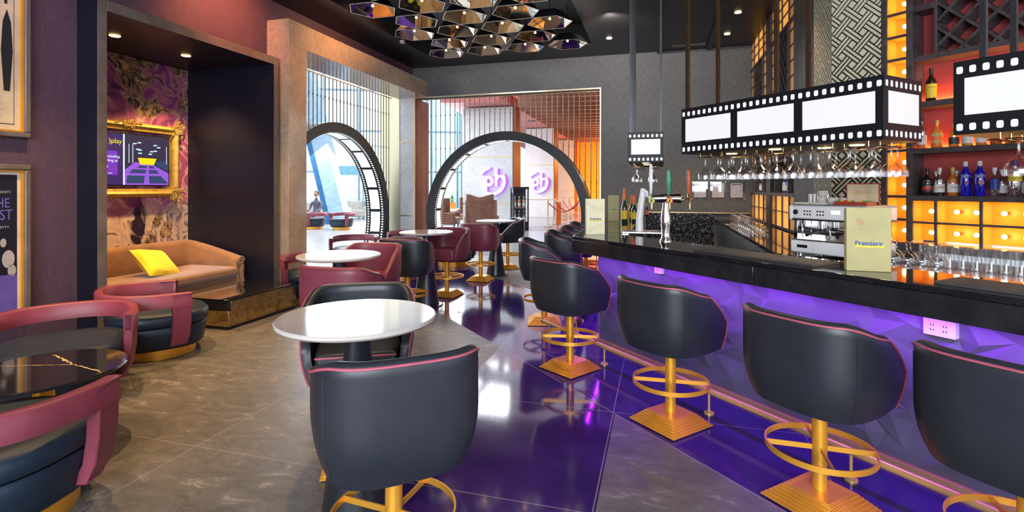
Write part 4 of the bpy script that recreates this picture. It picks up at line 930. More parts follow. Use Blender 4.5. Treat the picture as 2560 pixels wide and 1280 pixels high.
# ---------------------------------------------------------------- bottles
def gl_mat(n, c, r=.06, **k): return mat(n, c, r, 0, .03, coat=.5, **k)
G = {'dark': gl_mat('dark_bottle_glass', (.018, .012, .008)), 'green': gl_mat('green_bottle_glass', (.015, .05, .02)), 'blue': gl_mat('cobalt_bottle_glass', (.012, .012, .42)), 'amber': gl_mat('amber_spirit', (.50, .13, .015)), 'clear': glass('bottle_clear_glass', (.88, .90, .92), .8, .22), 'gold': gl_mat('golden_spirit', (.65, .30, .05)), 'orange': gl_mat('orange_spirit', (.85, .22, .03))}
L_ = {k: mat('label_' + k, c, .5) for k, c in (('red', (.60, .03, .03)), ('white', (.75, .74, .70)), ('yellow', (.85, .58, .03)), ('orange', (.85, .20, .03)), ('black', (.02, .02, .02)), ('gold', (.60, .42, .12)), ('silver', (.7, .7, .72)), ('green', (.10, .35, .08)), ('blue', (.03, .05, .3)), ('brown', (.25, .06, .03)))}
def bottle(label, loc, g, body, cap, lab, r=.037, h=.26, sh=.55, nk=.012, txt=None, tc='white', lz=(.12, .42), foil=.86, group=None, rz=0, lab2=None, square=False):
    t = thing('bottle', label, 'bottle', loc, rz, group); s = MB()
    pr = [(r * .9, 0), (r, .006), (r, h * sh), (r * .93, h * (sh + .05)), (r * .6, h * (sh + .12)), (nk * 1.15, h * (sh + .20)), (nk, h * (sh + .24)), (nk, h * .90)]
    s.lathe(pr, 4 if 0 else 20, sy=.72 if square else 1); bd_ = s.build('body', G[body], t)
    s = MB(); s.lathe([(nk * (1.2 if foil > .8 else 1.6), h * foil), (nk * 1.25, h * .9), (nk * 1.25, h), (0, h)], 14); s.build('cap', L_[cap], t)
    if lab:
        s = MB(); s.lathe([(r + .0008, h * lz[0]), (r + .0008, h * lz[1])], 20, cap=False, sy=.72 if square else 1)
        if lab2: s.lathe([(r + .0013, h * (lz[0] + .08)), (r + .0013, h * (lz[1] - .10))], 20, cap=False, mi=1, sy=.72 if square else 1)
        s.build('paper_label', [L_[lab], L_[lab2 or lab]], bd_)
    if txt:
        tx = text(txt[0], txt[1], .0002, 'CENTER'); tx.v = [((r + .002) * math.sin(x / r), -(r + .002 + z) * math.cos(x / r), y + h * txt[2]) for x, y, z in tx.v]; tx.build('lettering', L_[tc], t, smooth=False)
    return t
def SB(tt, dy, z): return BW(BX + tt, BY + dy, z)
BG = 'bottles on the lower back bar shelf'; fz = 1.4355
A_ = BROT + R(35)
bottle('dark rum bottle with a red disc label, leftmost on the lower bottle shelf', SB(.765, .07, fz), 0, 'dark', 'black', 'black', txt=('Club', .022, .33), tc='white', group=BG, rz=A_, lab2='red', h=.235)
bottle('clear rum bottle with white cap and red lettering beside the dark rum bottle', SB(.855, .07, fz), 0, 'clear', 'white', 'white', h=.235, group=BG, rz=A_, txt=('Club', .022, .30), tc='red', r=.036, square=True)
bottle('amber rum bottle with gold cap and red lettering left of the blue bottles', SB(.945, .07, fz), 0, 'amber', 'gold', 'white', h=.235, group=BG, rz=A_, txt=('Club', .022, .30), tc='red', square=True)
for k, (x, l, c) in enumerate(((1.030, 'left of the two cobalt blue vodka bottles, red stroke on its front', 'red'), (1.122, 'right of the two cobalt blue vodka bottles, orange disc on its front', 'orange'))):
    b = bottle(l, SB(x, .07, fz), 0, 'blue', 'silver', None, r=.036, h=.28, sh=.62, nk=.013, txt=('SKYY', .028, .56), group=BG, rz=A_)
    s = MB(); s.add([((.038) * math.sin(a_ / .036), -.038 * math.cos(a_ / .036), .11 + z_) for a_, z_ in [(.019 * math.cos(q), .019 * math.sin(q) * (1 if k else .35)) for q in [i * PI / 8 for i in range(16)]]], [tuple(range(16))]); s.build('front_emblem', L_[c], b, smooth=False)
bottle('slim clear bottle with white cap right of the blue bottles', SB(1.21, .08, fz), 0, 'clear', 'white', 'blue', r=.030, h=.225, group=BG, rz=A_, lz=(.25, .6))
bottle('clear gin bottle with a yellow and green label behind the hanging glasses', SB(1.335, .07, fz), 0, 'clear', 'blue', 'yellow', h=.275, r=.040, group=BG, rz=A_, lz=(.42, .62), lab2='green')
bottle('clear gin bottle with red bands at the right edge of the lower shelf', SB(1.445, .07, fz), 0, 'clear', 'red', 'red', h=.27, r=.036, group=BG, rz=A_, lz=(.08, .6), lab2='white')
for k in range(5): bottle(f'{ORD[k]} clear bottle of the back row on the lower shelf, mostly hidden', SB(.80 + k * .145, .14, fz), 0, 'clear' if k != 2 else 'amber', 'silver', 'white', h=.21, r=.032, group='back row of the lower shelf')
UG = 'bottles on the middle back bar shelf'; mz = 1.8405
bottle('clear whiskey bottle with black cap and round white mark, half behind the long lamp', SB(.73, .06, mz), 0, 'clear', 'black', 'white', h=.27, r=.034, group=UG, rz=A_, txt=('7', .03, .35), tc='black')
bottle('square orange whiskey bottle with gold cap and framed label on the middle shelf', SB(.835, .07, mz), 0, 'orange', 'gold', 'gold', h=.235, r=.042, group=UG, rz=A_, square=True, lz=(.18, .52), lab2='orange')
for k, (c, lb) in enumerate((('orange', 'black'), ('gold', 'white'), ('orange', 'white'), ('amber', 'red'), ('orange', 'brown'), ('gold', 'gold'))):
    bottle(f'{ORD[k]} low amber bottle behind the lower edge of the right lamp', SB(.95 + k * .09, .08, mz), 0, c, 'gold', lb, h=.19, r=.036, group=UG, rz=A_, square=k % 2 == 0)
bottle('dark coffee liqueur bottle with an arched yellow label alone on the upper shelf', SB(.79, .08, 2.2405), 0, 'dark', 'black', 'yellow', h=.285, r=.038, sh=.58, rz=A_, lz=(.10, .52), txt=('KAHLUA', .014, .42), tc='brown')
for k in range(6): bottle(f'{ORD[k]} small bottle from the left on the shelf of the near display wall bay', RW(X0 + .08, -2.42 - k * .085, 1.4305), 0, ('clear', 'clear', 'blue', 'clear', 'green', 'gold')[k], 'silver', 'white', h=.26, r=.034, group='bottles in the near display wall bay')
for k in range(4): bottle(f'{ORD[k]} small bottle from the left on the shelf of the far display wall bay', RW(X0 + .08, -.62 - k * .10, 1.4305), 0, ('clear', 'clear', 'dark', 'gold')[k], 'silver', 'white', h=.26, r=.034, group='bottles in the far display wall bay')
CG = 'sparkling wine bottles on the far leg of the counter'
for k, (x, y, sc_) in enumerate(((4.50, -3.45, 1), (4.46, -2.95, .95), (4.57, -2.95, .95), (4.62, -3.25, .9))):
    bottle(('tallest sparkling wine bottle with an orange neck on the far counter leg', 'left of the three lower orange necked bottles behind the tallest one', 'middle of the three lower orange necked bottles behind the tallest one', 'right of the three lower orange necked bottles behind the tallest one')[k], RW(x, y, 1.0375), 0, 'green', 'orange', 'yellow', r=.042, h=.46 if k == 0 else .36, sh=.42, nk=.016, foil=.66, group=CG, lz=(.1, .36))
for k in range(8):
    bottle(f'{ORD[k]} small orange labelled bottle from the left behind the white tap pillar', RW(4.45 + (k % 5) * .075 + (k // 5) * .03, -1.75 + (k // 5) * .15, 1.0375), 0, ('amber', 'dark', 'dark')[k % 3], ('gold', 'black')[k % 2], 'orange', r=.028, h=.20, group='small bottles on the far counter leg')
# ---------------------------------------------------------------- glasses standing on the counters
s = MB(); s.lathe([(0, .008), (.028, .008), (.030, 0), (.034, .15), (.032, .15), (.027, .012)], 20, cap=False); tum = s.build('highball_glass', M['glass'], loc=SB(1.0, -.60, .9205)); tag(tum, 'x', 'glass', 'highball glasses on the rear counter'); ft = True
for r_ in range(2):
    for k in range(8):
        o = tum if ft else tum.copy()
        if not ft: C.objects.link(o)
        ft = False; o.location = SB(1.03 + k * .078 + r_ * .03, -.60 + r_ * .08, .9205); o['label'] = f'{ORD[k]} ribbed highball glass from the left, {("front", "back")[r_]} row under the amber cubbies'
s = MB(); s.lathe([(r, z + .172) for r, z in wine_pr], 20, cap=False); wg = s.build('wine_glass', M['glass'], loc=(0, 0, 0)); tag(wg, 'x', 'glass', 'wine glasses rim down left of the highball glasses'); ft = True
for r_ in range(2):
    for k in range(4):
        o = wg if ft else wg.copy()
        if not ft: C.objects.link(o)
        ft = False; o.location = SB(.955 - .0 + k * .095 - .02 * r_ - .10, -.68 + r_ * .10, .9205); o['label'] = f'{ORD[k]} wine glass from the left standing rim down, {("front", "back")[r_]} row beside the big menu'
for r_ in range(2):
    for k in range(7):
        o = wg.copy(); C.objects.link(o); o.location = RW(6.10 + r_ * .13, -3.35 + k * .16, .9205); tag(o, f'{ORD[k]} wine glass from the coffee machine, {("front", "back")[r_]} row on the counter below the display wall', 'glass', 'wine glasses on the counter below the display wall')
        o = tum.copy(); C.objects.link(o); o.location = RW(6.10 + r_ * .12, -2.15 + k * .13, .9205); tag(o, f'{ORD[k]} highball glass beyond the wine glasses, {("front", "back")[r_]} row below the display wall', 'glass', 'highball glasses on the counter below the display wall')
# ---------------------------------------------------------------- coffee machine
t = thing('coffee_machine', 'white and chrome two group espresso machine on the rear counter', 'coffee machine', BW(1.33, 1.361, .92), BROT); Wm = .60
part('lower_body', M['white'], lambda s: s.box(0, Wm, .0, .46, .03, .135), .012); part('drip_tray', M['steel'], lambda s: s.box(.01, Wm - .01, .005, .25, .135, .148)); part('back_wall', M['chrome'], lambda s: s.box(.03, Wm - .03, .25, .46, .135, .32), .004)
part('upper_body', M['white'], lambda s: s.box(.0, Wm, .03, .48, .315, .435), .014); part('top_tray', M['steel'], lambda s: s.box(.0, Wm, .02, .48, .435, .442)); part('trim_band', M['black_metal'], lambda s: s.box(-.004, Wm + .004, .025, .48, .305, .318)); part('side_panel', M['chrome'], lambda s: s.box(.0, .03, .05, .46, .135, .31)); part('badge', M['black'], lambda s: s.box(.06, .15, -.004, .0, .075, .10))
part('grip_panel', M['white'], lambda s: s.box(-.035, .0, .03, .10, .30, .43), .012)
for x in (.03, Wm - .05):
    s = MB(); s.lathe([(.022, 0), (.022, .006), (.012, .012), (0, .012)], 20); s.xf(Mx((x, .028, .375), PI / 2)); s.build('steam_dial', M['black'], t)
s = MB()
for c in (.10, .21, .44):
    for i in range(3):
        for j in range(2): s.box(c + i * .024, c + .012 + i * .024, .0275, .0305, .35 + j * .028, .362 + j * .028)
s.build('button_pad', M['black'], t); part('display', emis('machine_display', (.55, .75, 1), .8), lambda s: s.box(.33, .40, .0275, .0305, .365, .395), 0)
for x in (.18, .43):
    s = MB(); s.cyl((x, .16, .235), .036, .07, 24); gh_ = s.build('group_head', M['chrome'], t)
    s = MB(); s.cyl((x, .16, .205), .032, .03, 24); s.tube([(x, .14, .222), (x, .0, .20), (x, -.06, .19)], [.010, .012, .014], 10); s.build('portafilter', M['black_metal'], gh_)
for x in (.06, .54):
    s = MB(); s.tube([(x, .12, .31), (x, .08, .30), (x + .01, .06, .22), (x + .02, .05, .155)], .006, 8); s.build('steam_wand', M['chrome'], t)
for x in (.05, Wm - .05):
    for y in (.06, .40):
        s = MB(); s.cyl((x, y, 0), .022, .03, 14); s.build('foot', M['steel'], t)
def cup(label, x, y, z, r=.04, h=.055, g='cups on the coffee machine'):
    t = thing('coffee_cup', label, 'cup', BW(x, y, z), BROT - .6, g); s = MB(); s.lathe([(r * .55, 0), (r * .9, h * .3), (r, h), (r * .94, h), (r * .8, h * .3), (0, .006)], 20, cap=False); s.build('bowl', M['china'], t)
    s = MB(); s.tube([(r * .92, 0, h * .85), (r * 1.4, 0, h * .8), (r * 1.4, 0, h * .35), (r * .85, 0, h * .25)], .004, 6); s.build('handle', M['china'], t)
M['china'] = mat('white_china', (.72, .68, .62), .15, 0, .02)
tz = .92 + .4425
for k in range(5): 
    s = MB(); s.cyl((0, 0, 0), .0165, .085, 16); tag(s.build('metal_canister', M['steel'], loc=BW(1.35 + k * .036, 1.62, tz)), f'{ORD[k]} slim steel canister from the left on the coffee machine', 'canister', 'steel canisters on the coffee machine')
for k, (x, y, z) in enumerate(((1.515, 1.52, tz), (1.515, 1.52, tz + .058), (1.61, 1.50, tz), (1.585, 1.62, tz), (1.65, 1.60, tz), (1.50, 1.68, tz))):
    cup(('china cup at the foot of the small stack on the coffee machine', 'china cup on top of the small stack on the coffee machine', 'china cup just right of the small cup stack', 'china cup nearest the front of the coffee machine top', 'china cup beside the open tea box', 'china cup at the back of the coffee machine top')[k], x, y, z)
for k in range(2):
    s = MB(); s.box(0, .13 - .01 * k, 0, .06, 0, .016); tag(s.build('saucer_tray', M['china'], loc=BW(1.345 + k * .14, 1.39, tz), rz=BROT, bevel=.003), ('left', 'right')[k] + ' white tray along the front of the coffee machine top', 'tray')
t = thing('tea_box', 'open red tea box with cream lid reading BIGELOW on the coffee machine', 'box', BW(1.665, 1.42, tz), BROT); t.scale = (.78, 1, .95)
M['red_wood'] = mat('red_wood', (.38, .05, .03), .35); M['cream_lid'] = mat('cream_lid', (.72, .60, .40), .5)
part('tray', M['red_wood'], lambda s: (s.box(0, .32, .0, .012, 0, .03), s.box(0, .32, .13, .142, 0, .03), s.box(0, .012, .012, .13, 0, .03), s.box(.308, .32, .012, .13, 0, .03), s.box(.012, .308, .012, .13, 0, .006)))
part('lid_frame', M['red_wood'], lambda s: s.box(.02, .34, .150, .162, .02, .185)); s = MB(); s.box(.03, .33, .146, .150, .028, .176, 0); s.merge(text('BIGELOW', .036, .0005, 'CENTER', 1, .0006), Matrix.Translation((.18, .1455, .105)) @ UP); s.build('lid_lining', [M['cream_lid'], L_['gold']], t, smooth=False)
for k in range(8):
    s = MB(); s.box(0, .025, 0, .085, 0, .03); tag(s.build('tea_sachet', L_[('green', 'yellow', 'red', 'yellow', 'green', 'white', 'yellow', 'green')[k]], loc=BW(1.677 + k * .028, 1.437, tz + .007), rz=BROT), f'{ORD[k]} tea sachet from the left in the open tea box', 'tea sachet', 'tea sachets in the open box')
# ---------------------------------------------------------------- menus
M['menu_gold'] = mat('menu_gold_paper', (.46, .40, .17), .55, 0, .05); M['menu_pale'] = mat('menu_pale_paper', (.86, .80, .54), .5, 0, .03); M['menu_line'] = mat('menu_print_line', (.42, .30, .14), .5); M['menu_blue'] = mat('menu_blue', (.01, .10, .28), .5); M['menu_yellow'] = mat('menu_yellow', (.85, .66, .0), .5); M['menu_red'] = mat('menu_faint_red', (.55, .22, .14), .5)
def menu(label, loc, rz, w_, h, paper, reels):
    t = thing('standing_menu', label, 'menu', loc, rz); s = MB(); s.box(-w_ / 2, w_ / 2, 0, .045, 0, h); cv_ = s.build('cover', paper, t, bevel=.003)
    s = MB(); y = -.0008
    s.merge(text('Premiere', w_ * .165, .0002, 'CENTER', 0, .0009), Matrix.Translation((.0, y, h * .44)) @ UP)
    pts = [(-.30, .405), (-.25, .425), (-.20, .41), (0, .400), (.26, .405), (.33, .42), (.35, .40), (.33, .375), (.28, .37), (.25, .385), (0, .375), (-.22, .385), (-.32, .385)]
    s.add([(a * w_, y + .0003, b * h) for a, b in pts], [tuple(range(len(pts)))], 1); s.build('title_print', [M['menu_blue'], M['menu_yellow']], cv_, smooth=False)
    s = MB()
    def fs(x0, z0, x1, z1, bow):
        n = 9; P = [(x0 + (x1 - x0) * i / n, z0 + (z1 - z0) * i / n + bow * math.sin(PI * i / n)) for i in range(n + 1)]
        for i in range(n):
            for dz in (0, .13 * w_): a, b = P[i], P[i + 1]; s.tube([(a[0], y, a[1] + dz), (b[0], y, b[1] + dz)], .0007, 4)
            a = P[i]
            if i % 2: s.tube([(a[0], y, a[1]), (a[0], y, a[1] + .13 * w_)], .0007, 4)
    if reels: fs(-w_ * .48, h * .88, w_ * .48, h * .66, -.02); fs(-w_ * .40, h * .06, w_ * .48, h * .24, .01)
    else:
        for k in range(3): a = -w_ * .3 + k * .012; s.add([(a, y, h * .82), (a + .02, y, h * .72), (a + .022, y, h * .735), (a + .004, y, h * .83)], [(0, 1, 2, 3)])
    s.build('film_print', M['menu_line'] if reels else M['menu_red'], cv_, smooth=False); return t
menu('pale folded menu with film strip print at the corner of the counter', (.83, 5.16, 1.0375), R(8), .19, .355, M['menu_pale'], True)
menu('folded gold menu on the far leg beside the sparkling wine bottles', (1.425, 7.3, 1.0375), R(-14), .15, .36, M['menu_gold'], True)
menu('large gold menu with blue Premiere title standing at the coffee machine', (1.975, 2.88, 1.0375), R(-18), .215, .352, M['menu_gold'], False)
# ---------------------------------------------------------------- beer taps
t = thing('beer_tap_tower', 'chrome beer tap tower with three tall handles on the counter', 'beer tap', (1.33, 4.50, 1.037), R(-6))
s = MB(); s.lathe([(.052, 0), (.052, .008), (.038, .03), (.034, .07), (.040, .14), (.043, .20), (.036, .26), (.026, .31), (.030, .345), (.0, .35)], 28); s.build('column', M['chrome'], t)
s = MB(); s.tube([(-.14, 0, .37), (-.13, 0, .37), (-.06, 0, .372), (0, 0, .372), (.06, 0, .372), (.12, 0, .37), (.15, 0, .37)], [.024, .032, .036, .040, .038, .044, .022], 16); cb_ = s.build('crossbar', M['chrome'], t)
M['green_handle'] = mat('green_tap_handle', (.02, .30, .14), .3); M['orange_handle'] = mat('orange_tap_handle', (.55, .09, .02), .3); M['white_handle'] = mat('white_tap_handle', (.7, .7, .72), .3)
for x, y, m_, c, h in ((-.13, -.02, 'white_handle', 'green', .22), (.02, -.02, 'green_handle', 'red', .17), (.19, 0, 'orange_handle', None, .17)):
    s = MB(); s.tube([(x, y, .40), (x, y - .01, .44), (x, y - .015, .44 + h * .5), (x, y - .012, .44 + h)], [.010, .012, .018, .012], 12); s.sphere((x, y - .012, .44 + h), .012, 10); s.build('tap_handle', M[m_], cb_)
    s = MB(); s.tube([(x, y, .41), (x, y - .035, .375), (x, y - .055, .34), (x, y - .055, .28)], [.010, .013, .009, .006], 10); s.tube([(x - .05 if x > .1 else x, 0, .37), (x, y, .375)], .009, 8); s.build('spout', M['brass'], cb_)
    if c:
        s = MB(); s.lathe([(.028, 0), (.028, .006), (0, .006)], 24, mi=0); s.lathe([(.018, .0062), (0, .0064)], 20, mi=1, cap=False); s.xf(Mx((x, y - .045, .355), PI / 2)); s.build('badge', [L_[c], L_['yellow']], cb_)
t = thing('tap_pillar', 'white curved tap pillar on the steel drip tray', 'tap', (1.33, 5.42, 1.055), R(0)); s = MB(); s.tube([(0, 0, 0), (.0, 0, .12), (.012, 0, .24), (.03, 0, .36), (.035, 0, .44)], [.040, .037, .034, .030, .022], 14); s.build('body', M['white'], t)
s = MB(); s.tube([(.03, -.01, .42), (.07, -.02, .40), (.075, -.02, .35)], [.02, .022, .014], 10); s.build('nozzle', M['white'], t)
s = MB(); s.box(-.22, .24, -.13, .16, 0, .018); tag(s.build('drip_tray', M['steel'], loc=(1.37, 5.38, 1.0372), rz=R(-14), bevel=.003), 'flat steel drip tray below the white tap pillar', 'tray')
s = MB(); s.box(-.28, .30, -.11, .14, 0, .022); tag(s.build('service_ledge', M['granite_edge'], loc=BW(.72, .66 - .28, 1.0372), rz=BROT + R(48), bevel=.003), 'low dark service ledge on the counter right of the taps', 'ledge') if 0 else None
# notices on the rear wall
M['acrylic'] = glass('acrylic_sheet', (.93, .93, .95), .3, .04)
for k, x in enumerate((5.59, 5.915, 6.24)):
    t = thing('wall_notice', ('leftmost', 'middle', 'rightmost')[k] + ' of the three framed notices on the grey rear wall', 'notice', RW(x, -.003, 1.32), RROT, 'notices on the rear wall')
    s = MB(); s.box(0, .215, -.012, -.010, 0, .27, 0)
    for i in range(9): s.box(.03, .19 - (i % 3) * .03, -.0128, -.012, .04 + i * .02, .044 + i * .02, 1)
    s.box(.03, .185, -.0128, -.012, .235, .25, 2); s.build('paper', [L_['white'], L_['silver'], L_[('silver', 'silver', 'blue')[k]]], t, smooth=False)
    s = MB(); s.box(-.035, .25, -.018, -.016, -.035, .305); s.build('acrylic_cover', M['acrylic'], t, smooth=False)
    for a, b in ((-.025, -.025), (.24, -.025), (-.025, .295), (.24, .295)): s = MB(); s.lathe([(.008, 0), (.008, .022), (0, .022)], 12); s.xf(Mx((a, 0, b), PI / 2)); s.build('standoff', M['chrome'], t)
# ---------------------------------------------------------------- mirrored hexagon pendants
def make_hex(label, loc):
    t = thing('hexagon_pendant', label, 'pendant lamp', loc, RROT, 'mirrored hexagon pendants'); R1, R2, h = .335, .19, .14
    ang = [k * PI / 3 for k in range(6)]; a_, b_ = R1 - .012, R2
    s = MB()
    for k in range(6):
        p, q = ang[k], ang[(k + 1) % 6]; s.add([(a_ * math.cos(p), a_ * math.sin(p), 0), (a_ * math.cos(q), a_ * math.sin(q), 0), (b_ * math.cos(q), b_ * math.sin(q), h), (b_ * math.cos(p), b_ * math.sin(p), h)], [(0, 1, 2, 3)])
    s.add([(b_ * math.cos(p), b_ * math.sin(p), h) for p in ang], [tuple(range(6))]); ml_ = s.build('mirror_lining', M['mirror'], t, smooth=False)
    s = MB()
    for k in range(6):
        p, q = ang[k], ang[(k + 1) % 6]; r1, r2 = R1, R2 + .008; s.add([(r1 * math.cos(p), r1 * math.sin(p), 0), (r1 * math.cos(q), r1 * math.sin(q), 0), (r2 * math.cos(q), r2 * math.sin(q), h + .006), (r2 * math.cos(p), r2 * math.sin(p), h + .006)], [(0, 1, 2, 3)])
    s.add([((R2 + .008) * math.cos(p), (R2 + .008) * math.sin(p), h + .006) for p in ang], [tuple(range(6))]); s.build('outer_shade', M['black_metal'], t, smooth=False)
    s = MB(); s.tube([(R1 * .985 * math.cos(p), R1 * .985 * math.sin(p), 0) for p in ang], .0055, 6, closed=True); s.build('rim', M['rim_metal'], t)
    s = MB(); s.tube([(R2 * .98 * math.cos(ang[k // 2 if 0 else k]), R2 * .98 * math.sin(ang[k]), h) for k in range(6)], .003, 4, closed=True); s.build('inner_seam', M['black_metal'], ml_)
    s = MB(); s.sphere((0, 0, .06), .018, 12); b_ = s; s = MB(); s.cyl((0, 0, .075), .012, .062, 10); sk_ = s.build('bulb_socket', M['brass'], t); b_.build('bulb', M['bulb_soft'], sk_)
    s = MB(); s.cyl((0, 0, h), .006, 4.56 - 3.9 - h, 8); s.build('rod', M['black_metal'], t); return t
M['rim_metal'] = mat('pale_rim_metal', (.75, .68, .60), .25, .9)
hx = None; rows_ = ((-1.97, 1.283, 4, .73, 0), (-2.57, 1.60, 3, .73, -.02), (-3.17, 1.26, 4, .72, 0), (-3.75, 1.58, 3, .74, -.02), (-4.35, 1.23, 4, .725, 0), (-4.97, 1.6, 3, .73, 0))
for i, (y, x0, n, st, tl) in enumerate(rows_):
    for k in range(n):
        lb = f'{ORD[k]} mirrored hexagon pendant from the left in the {("farthest", "second farthest", "third farthest", "fourth farthest", "second nearest", "nearest")[i]} row'
        if hx is None: hx = make_hex(lb, RW(x0 + k * st, y, 3.9))
        else: dup(hx, RW(x0 + k * st, y, 3.9), RROT, lb)
# ceiling fittings
def disc(name, px, py, z, r, m_, label, cat):
    Y = (z - 1.5) * 1300 / (470 - py); s = MB(); s.lathe([(0, -.006), (r * .8, -.006), (r, -.012), (r, 0)], 24, cap=False); tag(s.build(name, m_, loc=((px - 1280) / 1300 * Y, Y, z)), label, cat)
disc('ceiling_downlight', 1523, 95, 4.17, .05, emis('pale_downlight', (1, .85, .8), 3), 'pale round downlight in the dark ceiling right of the pendants', 'light')
disc('ceiling_downlight', 1845, 30, 4.17, .05, M['downlight'], 'nearer warm downlight in the ceiling over the bar', 'light'); disc('ceiling_downlight', 1818, 84, 4.17, .05, M['downlight'], 'farther warm downlight in the ceiling over the bar', 'light')
disc('ceiling_speaker', 1420, 19, 4.17, .09, mat('speaker_grille', (.12, .10, .10), .5), 'round flat ceiling speaker at the recess edge', 'speaker') if 0 else None
Y = 2.65 * 1300 / 366; t = thing('security_camera', 'small white dome security camera with a red light at the recess edge', 'camera', ((1006 - 1280) / 1300 * Y, Y, 4.17), 0)
s = MB(); s.lathe([(.05, 0), (.05, -.03), (.035, -.05), (0, -.05)], 16, cap=False); s.build('dome', M['white'], t); s = MB(); s.sphere((.05, -.03, -.03), .02, 8); s.build('red_light', L_['red'], t)
Y = 2.67 * 1300 / 350; s = MB(); s.box(-.30, .30, -.06, .06, -.02, 0); tag(s.build('air_vent', mat('vent_grille', (.16, .12, .10), .5), loc=(YX(1712, 9.9), 9.7, 4.17), rz=RROT), 'long pale air vent in the ceiling near the rear wall', 'vent')
# ---------------------------------------------------------------- hall furniture
def wing(label, loc, rz):
    t = thing('wing_chair', label, 'armchair', loc, rz, 'brown wing chairs in the hall'); v = M['rust_velvet']
    s = MB(); s.box(-.40, .40, -.32, .42, .16, .42); s.build('seat', v, t, bevel=.05, seg=3)
    s = MB(); s.grid(lambda i, j: ((-.44 + .88 * i / 12) * (1 - .10 * (1 - j / 6)), -.36 - .12 * j / 6 + (.06 * abs(i - 6) / 6) + 0, .16 + (1.10 + .05 * math.cos((i - 6) / 6 * PI + PI)) * j / 6), 13, 7); o = s.build('backrest', v, t); q_ = o.modifiers.new('solid', 'SOLIDIFY'); q_.thickness = .10; q_.offset = 0
    for sg in (-1, 1):
        s = MB(); s.prism([(sg * .40, -.44), (sg * .48, -.44), (sg * .50, .0), (sg * .42, .02)], .16, 1.12); s.build('wing', v, t, bevel=.03); s = MB(); s.box(min(sg * .40, sg * .52), max(sg * .40, sg * .52), -.40, .40, .16, .60); s.build('arm', v, t, bevel=.04, seg=3)
        for y in (-.32, .34): s = MB(); s.lathe([(.018, 0), (.03, .17)], 10, (sg * .38, y, 0)); s.build('leg', M['dark_wood'], t)
    return t
M['rust_velvet'] = m_velvet('rust_brown_velvet', (.13, .050, .028), (.21, .085, .050), .3)
wc = wing('brown wing chair seen from behind in the middle of the rear arch', (YX(1205, 17), 17, 0), R(-5)); dup(wc, (YX(1118, 19.4), 19.4, 0), R(-95), 'brown wing chair in profile at the left inside the rear arch'); dup(wc, (YX(1176, 22), 22, 0), R(170), 'brown wing chair half hidden behind the one seen from behind')
t = thing('display_kiosk', 'dark glass display kiosk with bottles in front of the marble pillars', 'kiosk', (YX(1299, 18.3), 18.6, 0), R(12))
for x in (-.28, .24):
    for y in (-.25, .21): s = MB(); s.box(x, x + .04, y, y + .04, 0, 1.5); s.build('corner_post', M['black_metal'], t)
part('base', M['black_metal'], lambda s: s.box(-.28, .28, -.25, .25, 0, .30)); part('top', M['black_metal'], lambda s: s.box(-.29, .29, -.26, .26, 1.46, 1.54)); part('glazing', M['pane'], lambda s: s.box(-.26, .26, -.24, .19, .3, 1.46), 0); part('back_panel', M['black_metal'], lambda s: s.box(-.27, .27, .21, .235, .3, 1.46), 0); part('shelf', M['steel'], lambda s: s.box(-.25, .25, -.22, .18, .785, .80), 0)
for k in range(6): bottle(f'{ORD[k]} small bottle from the left inside the display kiosk', (YX(1299, 18.3) - .17 + (k % 3) * .16, 18.55, .305 + (k // 3) * .5), 0, ('clear', 'dark', 'green', 'clear', 'amber', 'clear')[k], 'white', 'white', h=.4, r=.05, group='bottles in the kiosk')
t0 = None
M['rope'] = m_velvet('red_rope', (.45, .01, .02), (.60, .02, .03), .3)
def stan(label, loc):
    t = thing('rope_post', label, 'post', loc, 0, 'chrome rope posts'); s = MB(); s.lathe([(.17, 0), (.17, .015), (.03, .04)], 24); s.build('base', M['brass'], t); s = MB(); s.cyl((0, 0, .03), .025, .93, 14); s.build('pole', M['chrome'], t); s = MB(); s.sphere((0, 0, 1.0), .045, 12); s.build('finial', M['chrome'], t); return t
S_ = [(1370, 20.0), (1388, 21.5), (1407, 24.5), (1422, 25.6), (1447, 23.2)]
st = stan('nearest chrome rope post at the left of the red ropes', (YX(*S_[0]), S_[0][1], 0))
for (px, Y), l in zip(S_[1:], ('second nearest chrome rope post', 'third chrome rope post, behind the red ropes', 'farthest chrome rope post beside the orange wall', 'rightmost chrome rope post where the red ropes meet')): dup(st, (YX(px, Y), Y, 0), 0, l)
for a, b, l in ((0, 4, 'lowest red rope sagging between the nearest and rightmost posts'), (1, 4, 'second red rope above the lowest one'), (2, 4, 'third red rope behind the lower two'), (3, 4, 'farthest short red rope')):
    A = Vector((YX(*S_[a]), S_[a][1], .93)); B = Vector((YX(*S_[b]), S_[b][1], .93)); s = MB(); s.tube([A + (B - A) * i / 14 - Vector((0, 0, .42 * math.sin(PI * i / 14))) for i in range(15)], .022, 8); tag(s.build('velvet_rope', M['rope']), l, 'rope', 'red velvet ropes')
s = MB(); s.box(-.10, .10, -.1, .1, 0, .9); tag(s.build('orange_sign_post', L_['orange'], loc=(YX(1396, 22), 22, 0)), 'slim orange upright beside the rope posts', 'sign post')
t = thing('side_table', 'low white side table with an orange box outside the rear arch', 'table', (YX(1131, 21), 21, 0), 0); part('tabletop', M['white'], lambda s: s.box(-.7, .22, -.3, .3, .62, .66)); part('pedestal', M['white'], lambda s: s.box(-.5, .1, -.2, .2, 0, .62), 0)
s = MB(); s.box(-.13, .13, -.13, .13, 0, .27); tag(s.build('orange_box', L_['orange'], loc=(YX(1131, 21), 21, .66), bevel=.01), 'orange box on the white side table by the left wing chair', 'box')
bottle('green bottle standing on the orange box in the hall', (YX(1130, 21), 21, .93), 0, 'green', 'yellow', 'green', r=.06, h=.38)
